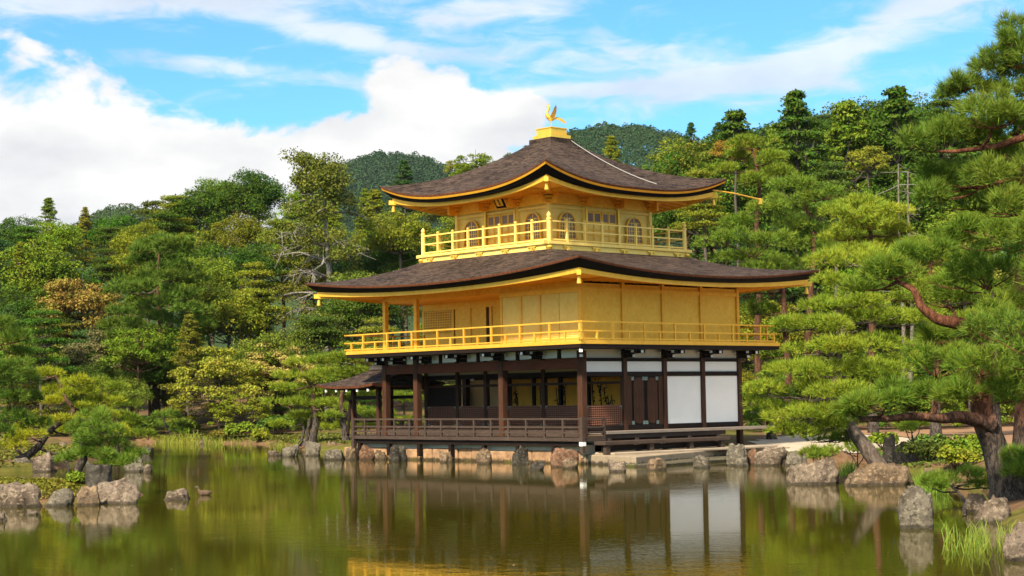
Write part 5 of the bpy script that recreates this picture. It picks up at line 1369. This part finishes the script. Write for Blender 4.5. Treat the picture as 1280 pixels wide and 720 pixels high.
# individually recognisable trees: name, kind, variant, x, ytop, Y, tint, half width, label
NAMED = [
 ('autumn_tree', 'open', 0, 108, 330, 121, OR, 62, 'rusty orange autumn tree left of the dark tiered pine'),
 ('maple_tree', 'wide', 0, 276, 428, 105, YG, 68, 'yellowing maple over the far shore, right of the dark tiered pine'),
 ('maple_tree', 'wide', 1, 345, 424, 109, BE, 62, 'beige tinted maple between the yellow maple and the bright pine'),
 ('shore_tree', 'wide', 1, 300, 482, 103, OG, 44, 'small olive tree low at the water under the yellow maple'),
 ('shrub_tree', 'wide', 0, 122, 408, 113, (0.16, 0.15, 0.06), 60, 'greyish olive bushy tree below the orange one'),
 ('broadleaf_tree', 'round', 1, 45, 290, 130, MG, 58, 'rounded mid green tree near the left edge above the orange one'),
 ('broadleaf_tree', 'round', 2, 20, 350, 124, DG, 46, 'dark green tree at the left edge beside the orange one'),
 ('broadleaf_tree', 'round', 0, 185, 285, 135, OG, 50, 'olive tree rising just behind the dark tiered pine'),
 ('broadleaf_tree', 'round', 3, 265, 310, 124, MG, 46, 'mid green tree right of the dark tiered pine, before the ridge trees'),
 ('broadleaf_tree', 'tier', 0, 320, 330, 120, OG, 42, 'olive tiered tree left of the bare limbed conifer'),
 ('broadleaf_tree', 'round', 0, 450, 330, 118, TG, 46, 'fresh green tree right of the bare limbed conifer above the porch roof'),
 ('broadleaf_tree', 'round', 2, 500, 255, 124, OG, 42, 'olive tree showing left of the upper roof tip'),
 ('conifer_tree', 'cone', 0, 506, 200, 140, BG, 34, 'dark blue green conifer before the left hill'),
 ('conifer_tree', 'cone', 1, 468, 236, 145, OG, 40, 'light olive conifer left of the dark one before the left hill'),
 ('broadleaf_tree', 'open', 1, 592, 180, 138, MG, 32, 'thin crowned tree standing against the clouds left of the upper roof'),
 ('broadleaf_tree', 'open', 0, 570, 196, 142, YG, 16, 'small golden tinged tree at the left end of the upper roof'),
 ('broadleaf_tree', 'round', 1, 300, 215, 150, DG, 40, 'dark domed tree left of the bare limbed conifer on the skyline'),
 ('broadleaf_tree', 'round', 3, 322, 204, 152, (0.045, 0.10, 0.016), 44, 'bright dark domed tree right of its neighbour on the left skyline'),
 ('broadleaf_tree', 'round', 2, 248, 222, 150, DG, 46, 'dark tree crowning the skyline above the tiered pine'),
 ('broadleaf_tree', 'tier', 1, 215, 246, 148, OG, 36, 'olive tiered tree on the skyline left of the dark crowned one'),
 ('conifer_tree', 'cone', 2, 765, 170, 128, OG, 34, 'olive conifer showing right behind the upper roof slope'),
 ('conifer_tree', 'cone', 3, 905, 134, 125, DG, 84, 'dark conifer on the skyline right above the upper roof tip'),
 ('conifer_tree', 'cone', 0, 992, 114, 122, DG, 96, 'tallest dark conifer with a ragged top right of the pavilion'),
 ('conifer_tree', 'cone', 2, 1122, 108, 122, DG, 104, 'broad pointed conifer on the right skyline'),
 ('conifer_tree', 'cone', 1, 1058, 126, 124, MG, 90, 'mid green conifer between the two tall skyline conifers'),
 ('broadleaf_tree', 'round', 3, 286, 348, 117, OG, 54, 'olive round tree rising straight behind the yellowing maple'),
 ('broadleaf_tree', 'round', 1, 1150, 200, 113, DG, 76, 'dark round tree behind the pale dead stems'),
 ('broadleaf_tree', 'round', 2, 1235, 205, 110, MG, 80, 'mid green round tree behind the upper limbs of the right edge pine'),
 ('broadleaf_tree', 'round', 0, 1080, 225, 112, DG, 66, 'dark round tree left of the pale dead stems'),
 ('autumn_tree', 'open', 1, 918, 160, 116, (0.26, 0.17, 0.025), 30, 'golden tinged tree below the dark conifer by the upper roof'),
 ('broadleaf_tree', 'wide', 1, 1205, 288, 88, (0.24, 0.24, 0.035), 80, 'light yellow green tree behind the right edge pines'),
 ('conifer_tree', 'cone', 3, 1192, 136, 124, DG, 90, 'dark conifer behind the upper limbs of the right edge pine'),
 ('broadleaf_tree', 'tier', 0, 1040, 205, 110, (0.075, 0.12, 0.02), 46, 'olive tiered tree above the pale topped pine'),
 ('broadleaf_tree', 'tier', 1, 880, 215, 108, OG, 40, 'olive tiered tree showing under the right tip of the upper roof'),
 ('broadleaf_tree', 'open', 0, 1085, 175, 118, YG, 30, 'yellow green thin tree before the broad pointed conifer'),
]
for (nm, k, vr, x, yt, Y, tint, hw, lab) in NAMED:
    tree_px(nm, k, vr, x, yt, Y, tint, lab, half=hw, bark_tint=GREY_BARK if nm != 'maple_tree' else (0.06, 0.045, 0.04))
# the conifer with long bare grey limbs
def bare_conifer(x, ytop, ybot, Y, seed):
    p = at(x, ytop, Y); g = gz(p.x, Y) - 0.1; h = p.z - g
    root = empty('bare_limbed_conifer', (p.x, Y, g)); tag(root, 'tall conifer with long bare grey limbs left of the pavilion', 'tree')
    rng = np.random.default_rng(seed); tm = MB(); Q = []
    tp = jitter_path([(0, 0, -.2), (0.5, 0, h * .5), (0.2, 0, h * .97)], rng, 0.4, 8)
    tm.tube(tp, taper(len(tp), 0.40, 0.05), 8)
    for k in range(96):
        z = rng.uniform(0.14, 1.0); a = rng.uniform(0, 2 * math.pi); i = min(len(tp) - 1, int(z * (len(tp) - 1)))
        ln = 5.6 * (1.08 - z) ** 0.55 * rng.uniform(0.5, 1.1) * (0.75 if z > .8 else 1) + 0.6
        d = Vector((math.cos(a), math.sin(a), 0)); st = tp[i]
        end = st + d * ln + Vector((0, 0, ln * rng.uniform(-0.22, 0.25)))
        bp_ = jitter_path([st, st.lerp(end, 0.5) + Vector((0, 0, 0.12 * ln)), end], rng, 0.28 * ln ** 0.7, 5)
        dead = z < 0.82 and rng.uniform() < 0.56
        if dead: ln *= 1.12
        tm.tube(bp_, taper(len(bp_), 0.10 * (1.2 - z * .6), 0.02), 5)
        for _ in range(9 if dead else 3):
            j = rng.integers(2, len(bp_)); e = bp_[j] + Vector(rng.normal(0, 0.5, 3)) * 0.8 + d * 0.4 - Vector((0, 0, rng.uniform(-.2, .5)))
            tw = jitter_path([bp_[j], bp_[j].lerp(e, .5), e], rng, 0.15, 3); tm.tube(tw, taper(len(tw), 0.036, 0.010), 4)
        if not dead:
            for _ in range(3):
                j = rng.integers(max(2, len(bp_) // 2), len(bp_)); c = np.array(bp_[j]) + rng.normal(0, 0.35, 3); n = 170; cr = rng.uniform(0.6, 1.15)
                u = unit(rng.normal(size=(n, 3))); q = c + u * rng.uniform(0.2, 1, (n, 1)) ** .5 * cr * np.array([1, 1, .55])
                Q.append(quads_from(q, unit(u * .5 + rng.normal(0, .5, (n, 3)) + np.array([0, 0, .4])), 0.22 * rng.uniform(.6, 1.2, n), .5, rng))
    t = tm.build('trunk', M['bark'], root, smooth=70); t.color = (*GB, 1)
    c = link_mesh('crown', fast_mesh('crown', np.concatenate(Q), 4), M['leaf'], root); c.color = (0.125, 0.145, 0.022, 1)
bare_conifer(402, 180, 540, 121, 77)

# pale bare stems standing before the dark conifers on the right
for i, (x, yt, yb, lab) in enumerate([(1125, 205, 420, 'bare pale dead stem before the dark conifers on the right'), (1137, 215, 420, 'shorter bare dead stem right of the pale one')]):
    a, b = at(x, yb, 106), at(x - 2, yt, 106); a.z = gz(a.x, a.y) - .1
    root = empty('dead_tree', a); tag(root, lab, 'tree')
    rng = np.random.default_rng(800 + i); mb = MB(); tp = jitter_path([Vector((0, 0, 0)), (b - a) * .5, b - a], rng, .4, 6); mb.tube(tp, taper(len(tp), .17, .05), 7)
    t = mb.build('trunk', M['bark'], root, smooth=70); t.color = (0.22, 0.19, 0.16, 1)
    mb = MB()
    for k in range(16):
        p = tp[rng.integers(len(tp) // 2, len(tp))]; e = p + Vector((rng.normal(0, 1.1), rng.normal(0, .8), rng.uniform(-.8, .6))); q = jitter_path([p, p.lerp(e, .5), e], rng, .2, 3); mb.tube(q, taper(len(q), .03, .008), 4)
    t = mb.build('limb', M['bark'], root); t.color = (*GB, 1)

# woodland filling: rows of trees standing up the slope
fr = random.Random(21)
def skyline(x):
    K = [(-80, 250), (0, 252), (60, 258), (110, 258), (150, 256), (200, 256), (250, 240), (300, 228), (345, 228), (400, 215), (440, 238), (480, 242), (530, 244), (560, 240), (640, 225), (700, 215), (760, 200), (810, 198), (850, 176), (905, 143),
         (950, 152), (990, 126), (1030, 130), (1070, 126), (1120, 118), (1170, 124), (1210, 140), (1290, 140), (1400, 140)]
    for (a, ya), (b, yb) in zip(K[:-1], K[1:]):
        if a <= x <= b: return ya + (yb - ya) * (x - a) / (b - a)
    return 200
def side(x): return 'left of the pavilion' if x < 640 else 'right of the pavilion'
KN = {'round': ('broadleaf_tree', 'leafy tree'), 'cone': ('conifer_tree', 'conifer'), 'tier': ('layered_tree', 'flat tiered tree'), 'open': ('thin_tree', 'thin crowned tree')}
TN = [(DG, 'dark green'), (MG, 'mid green'), (OG, 'olive green'), (BG, 'blue green'), (TG, 'fresh green')]
for (Y, ylow, frac, st) in [(112, 380, 0.42, 64), (120, 0, 0.60, 58), (130, 0, 0.78, 54), (142, 0, 0.92, 50), (156, 0, 1.0, 46)]:
    x = -90 + fr.uniform(0, 30)
    while x < 1390:
        xx = x + fr.uniform(-12, 12); YY = Y + fr.uniform(-4, 4)
        hidden = 560 < xx < 850 and Y < 135
        if not hidden:
            top = 500 + (skyline(xx) - 500) * (frac + fr.uniform(-0.05, 0.05)) + fr.uniform(-4, 10)
            right = xx > 840
            kind = fr.choices(['round', 'cone', 'tier', 'open'], [5, 3 if not right else 5, 2, 1.0])[0]
            tint, tn = fr.choices(TN, [5, 4, 4, 1.5, 3])[0] if not right else fr.choices(TN, [8, 4, 2, 2, 1.5])[0]
            tint = tuple(c * fr.uniform(0.8, 1.2) for c in tint)
            nm, word = KN[kind]
            row = 'low in the woods' if Y < 125 else 'midway up the woods' if Y < 140 else 'near the woodland skyline'
            tree_px(nm, kind, fr.randrange(4 if kind in ('round', 'cone') else 3), xx, top, YY, tint, f'{tn} {word} {row}, {side(xx)}', half=st * fr.uniform(0.62, 0.95) * (0.72 if kind == 'cone' else 1), group=f'{tn} {word}s {row}, {side(xx)}', bark_tint=GREY_BARK if fr.random() < .5 else BROWN_BARK)
        x += st * fr.uniform(0.75, 1.2)

for j in range(16):
    for (Y, fr_) in ((127, .88), (150, .98), (164, 1.01)):
        xx = 860 + j * 29 + fr.uniform(-12, 12); tint, tn = fr.choices(TN, [6, 3, 1, 2, 1])[0]
        tree_px('broadleaf_tree', 'round', fr.randrange(4), xx, 500 + (skyline(xx) - 500) * (fr_ + fr.uniform(-.06, .02)), Y, tuple(c * fr.uniform(.8, 1.1) for c in tint), f'{tn} rounded tree packed behind the right grove of pines', half=fr.uniform(50, 70), group=f'{tn} rounded trees packed behind the right grove')
for j in range(11):
    xx = 945 + j * 35 + fr.uniform(-8, 8); Y = fr.uniform(84, 92); tint, tn = fr.choices(TN, [6, 4, 1, 0, 1])[0]
    tree_px('shrub_tree', 'wide', j % 2, xx, fr.uniform(458, 480), Y, tint, f'{tn} spreading shrub under the right grove of pines', half=62, group=f'{tn} spreading shrubs under the right grove of pines')
x = -70
while x < 1360:
    if not 585 < x < 850:
        for (yt, Y, hw) in ((452, 109.5, 46), (415, 113.0, 56)):
            xx = x + fr.uniform(-18, 18); tint, tn = fr.choices(TN, [6, 4, 2, 1, 2])[0]
            if xx < 540 and 180 < xx < 320 and Y < 112: continue
            tree_px('undergrowth_tree', fr.choice(['round', 'round', 'open', 'tier']), fr.randrange(3), xx, yt + fr.uniform(-18, 22), Y, tuple(c * fr.uniform(.8, 1.15) for c in tint), f'{tn} bushy young tree at the foot of the woods, {side(xx)}', half=hw * fr.uniform(.8, 1.2), group=f'{tn} bushy young trees at the foot of the woods, {side(xx)}')
    x += fr.uniform(36, 56)

# shrubs along the far shore and on the right bank
def bush(x, ytop, ybase, half, Y, tint, label, seed, leaf=0.16, per=1100, z=None):
    p = at(x, ybase, Y); p.z = gz(p.x, Y) - 0.04; rng = np.random.default_rng(seed); k = ppm(Y); rx, h = half * k, (ybase - ytop) * k + .1
    root = empty('bush', p); tag(root, label, 'bush', 'bushes along the shore')
    Q = []; mb = MB()
    for j in range(9):
        c = np.array([rng.uniform(-.62, .62) * rx, rng.uniform(-.5, .5) * rx, h * rng.uniform(.35, .62)]); n = per // 9
        u = unit(rng.normal(size=(n, 3))); u[:, 2] = np.abs(u[:, 2]) * 1.0 - .12
        q = c + u * rng.uniform(.4, 1, (n, 1)) ** .5 * np.array([rx * .45, rx * .45, h * .42])
        Q.append(quads_from(q, unit(u * .6 + rng.normal(0, .5, (n, 3)) + np.array([0, 0, .4])), leaf * rng.uniform(.6, 1.2, n), .6, rng))
        mb.tube([(0, 0, -.05), tuple(c * .5), tuple(c)], [.025, .018, .008], 4)
    t = mb.build('stems', M['bark'], root); t.color = (*BROWN_BARK, 1)
    o = link_mesh('foliage', fast_mesh('foliage', np.concatenate(Q), 4), M['leaf'], root); o.color = (*tint, 1)
BU = [(1160, 562, 590, 42, 46.8, (0.075, 0.095, 0.016), 'clipped olive azalea mound right of the long brown boulder', .10), (1205, 560, 590, 34, 46.5, MG, 'green bush behind the azalea mound', .12), (1230, 545, 580, 30, 48, OG, 'light bush left of the twin trunks', .12),
      (1160, 528, 560, 28, 54, (0.11, 0.17, 0.03), 'bright leafy bush behind the dark bank rocks', .14), (1105, 535, 556, 20, 60, MG, 'small bush on the earth bank far behind the leaning trunk', .14), (1195, 575, 605, 30, 44.6, OG, 'low bush with pale stones right of the azalea mound', .1),
      (140, 540, 556, 26, 105, DG, 'dark bush on the far shore left of the reeds', .24), (180, 525, 550, 30, 108, DG, 'dark bush on the far shore under the tiered pine', .24), (345, 522, 548, 30, 100, DG, 'dark bush on the far shore left of the bright pine', .24), (300, 535, 556, 22, 99, MG, 'green bush at the right end of the reeds', .2),
      (328, 540, 556, 16, 96, OG, 'olive bush by the water left of the flat pale stone', .2), (100, 588, 603, 22, 44.4, MG, 'low green bush on the island below the small dark pine', .09), (900, 545, 560, 20, 66, MG, 'small bush at the right end of the veranda', .12),
      (232, 530, 548, 22, 108, MG, 'rounded bush behind the reeds of the far shore', .24), (60, 532, 552, 30, 108, DG, 'dark bush on the far shore behind the yellow green pine', .24), (280, 545, 556, 20, 100, (0.16, 0.14, 0.02), 'mossy yellow bush beside the white stones of the far shore', .14)]
for i, (x, yt, yb, hw, Y, tint, lab, lf) in enumerate(BU): bush(x, yt, yb, hw, Y, tint, lab, 900 + i, lf, per=1500)

# ------------------------------------------------------------------ reeds, moss, ground cover
def blades(name, pts, h, wd, tint, seed, lean=0.25):
    rng = np.random.default_rng(seed); P_ = np.array(pts); n = len(P_)
    d = unit(np.stack([rng.normal(0, lean, n), rng.normal(0, lean, n), np.ones(n)], -1)); ln = (h * rng.uniform(.45, 1.1, n))[:, None]
    s = unit(np.cross(d, rng.normal(size=d.shape))) * wd / 2
    bend = rng.normal(0, .18, (n, 3)) * ln * np.array([1, 1, .2]); m_ = P_ + d * ln * .55; t_ = P_ + d * ln + bend
    q = np.concatenate([np.stack([P_ - s, P_ + s, m_ + s * .8, m_ - s * .8], 1), np.stack([m_ - s * .8, m_ + s * .8, t_ + s * .1, t_ - s * .1], 1)])
    o = link_mesh(name, fast_mesh(name, q, 4), M['leaf']); o.color = (*tint, 1)
    return tag(o, kind='stuff')
def scatter(polys, n, seed, z=None):
    rng = np.random.default_rng(seed); o = []
    for (x0, x1, y0, y1, k) in polys:
        for _ in range(int(n * k)):
            px_, py_ = rng.uniform(x0, x1), rng.uniform(y0, y1); p = atz(px_, py_, 0.03); o.append((p.x, p.y, max(-0.05, min(gz(p.x, p.y), 0.6)) if z is None else z))
    return o
blades('reeds', scatter([(192, 214, 552.5, 554.5, .6), (214, 248, 552, 554.5, 1.2), (252, 280, 553.5, 556, .9), (285, 315, 554, 556, .3), (338, 372, 558, 562, .5)], 120, 1), 0.6, 0.03, (0.22, 0.25, 0.03), 1)
blades('reeds', scatter([(1180, 1232, 668, 692, 1.0), (1215, 1278, 662, 692, 1.0)], 110, 2, -0.03), 0.37, 0.014, (0.21, 0.27, 0.04), 2, .22)
blades('reeds', scatter([(1148, 1182, 604, 618, 1.0)], 420, 3), 0.55, 0.02, (0.17, 0.26, 0.035), 3, .3)
blades('reeds', scatter([(1050, 1070, 588, 600, .6)], 300, 4), 0.5, 0.02, (0.12, 0.20, 0.03), 4, .3)
def cover(name, poly, n, size, tint, seed):
    rng = np.random.default_rng(seed); P = np.array(poly); o = []
    X = rng.uniform(P[:, 0].min(), P[:, 0].max(), n * 3); Y = rng.uniform(P[:, 1].min(), P[:, 1].max(), n * 3); ins = np.zeros(len(X), bool)
    for (ax, ay), (bx, by) in zip(poly, poly[1:] + poly[:1]):
        with np.errstate(divide='ignore', invalid='ignore'): ins ^= ((ay > Y) != (by > Y)) & (X < (bx - ax) * (Y - ay) / (by - ay) + ax)
    X, Y = X[ins][:n], Y[ins][:n]; Z = ground_height(X, Y)
    k = Z > 0.12; X, Y, Z = X[k], Y[k], Z[k]; m_ = len(X)
    bump = np.array([mnoise.noise(Vector((a * .9, b * .9, 0))) for a, b in zip(X, Y)]) * .10 + .06
    c = np.stack([X, Y, Z + bump * rng.uniform(.2, 1, m_)], -1)
    q = quads_from(c, unit(rng.normal(0, .5, (m_, 3)) + np.array([0, 0, .8])), size * rng.uniform(.6, 1.3, m_), .6, rng)
    o = link_mesh(name, fast_mesh(name, q, 4), M['leaf']); o.color = (*tint, 1); return tag(o, kind='stuff')
cover('moss', [(-16, 38), (-11, 39.5), (-9.9, 42), (-9.9, 45), (-11.3, 47.2), (-16, 47.5)], 15000, .11, (0.17, 0.165, 0.022), 5)
cover('ground_cover', [(9.0, 45.5), (12, 45), (12.5, 40), (11, 34), (16, 30), (20, 45), (16, 54), (12.8, 52)], 16000, .11, (0.09, 0.12, 0.022), 6)
cover('ground_cover', [(-13.5, 95), (-10.5, 86), (-7.5, 79.5), (-5, 82), (-7, 96), (-20, 107), (-24, 106)], 12000, .2, (0.11, 0.12, 0.022), 7)
cover('ground_cover', [(-34, 58), (-18.6, 61.4), (-17, 63), (-17.7, 70), (-19.2, 84), (-34, 90)], 14000, .16, (0.13, 0.135, 0.022), 9)
cover('grass', [(8.8, 58.6), (11.2, 58), (12.3, 52), (14, 52), (15, 58)], 6000, .12, (0.09, 0.15, 0.022), 8)

def floating(n_, seed):
    rng = np.random.default_rng(seed); o = []
    while len(o) < n_:
        px_, py_ = rng.uniform(150, 1200), 570 + 150 * rng.uniform() ** 1.6
        p = atz(px_, py_, 0.0)
        if float(pond_distance(np.array([p.x]), np.array([p.y]))[0]) < -0.4: o.append((p.x, p.y, 0.004))
    c = np.array(o); nr = np.tile(np.array([0.0, 0.0, 1.0]), (len(c), 1)) + rng.normal(0, 0.03, (len(c), 3))
    q = quads_from(c, unit(nr), rng.uniform(0.03, 0.075, len(c)), 0.5, rng)
    ob = link_mesh('fallen_leaves', fast_mesh('fallen_leaves', q, 4), M['leaf']); ob.color = (0.30, 0.22, 0.07, 1)
    return tag(ob, kind='stuff')
floating(170, 31)

# ------------------------------------------------------------------ the air: far things fade slightly to blue
hz_mat, n, out = mat('haze_air')
pv = n.new('ShaderNodeVolumePrincipled')
pv.inputs['Color'].default_value = (0.62, 0.80, 1.0, 1)
pv.inputs['Density'].default_value = 0.000035
pv.inputs['Anisotropy'].default_value = 0.0
n.l.new(pv.outputs[0], out.inputs['Volume'])
tag(MB().box((-2750, -800, -2.0), (2750, 3400, 220.0)).build('haze', hz_mat), kind='stuff')
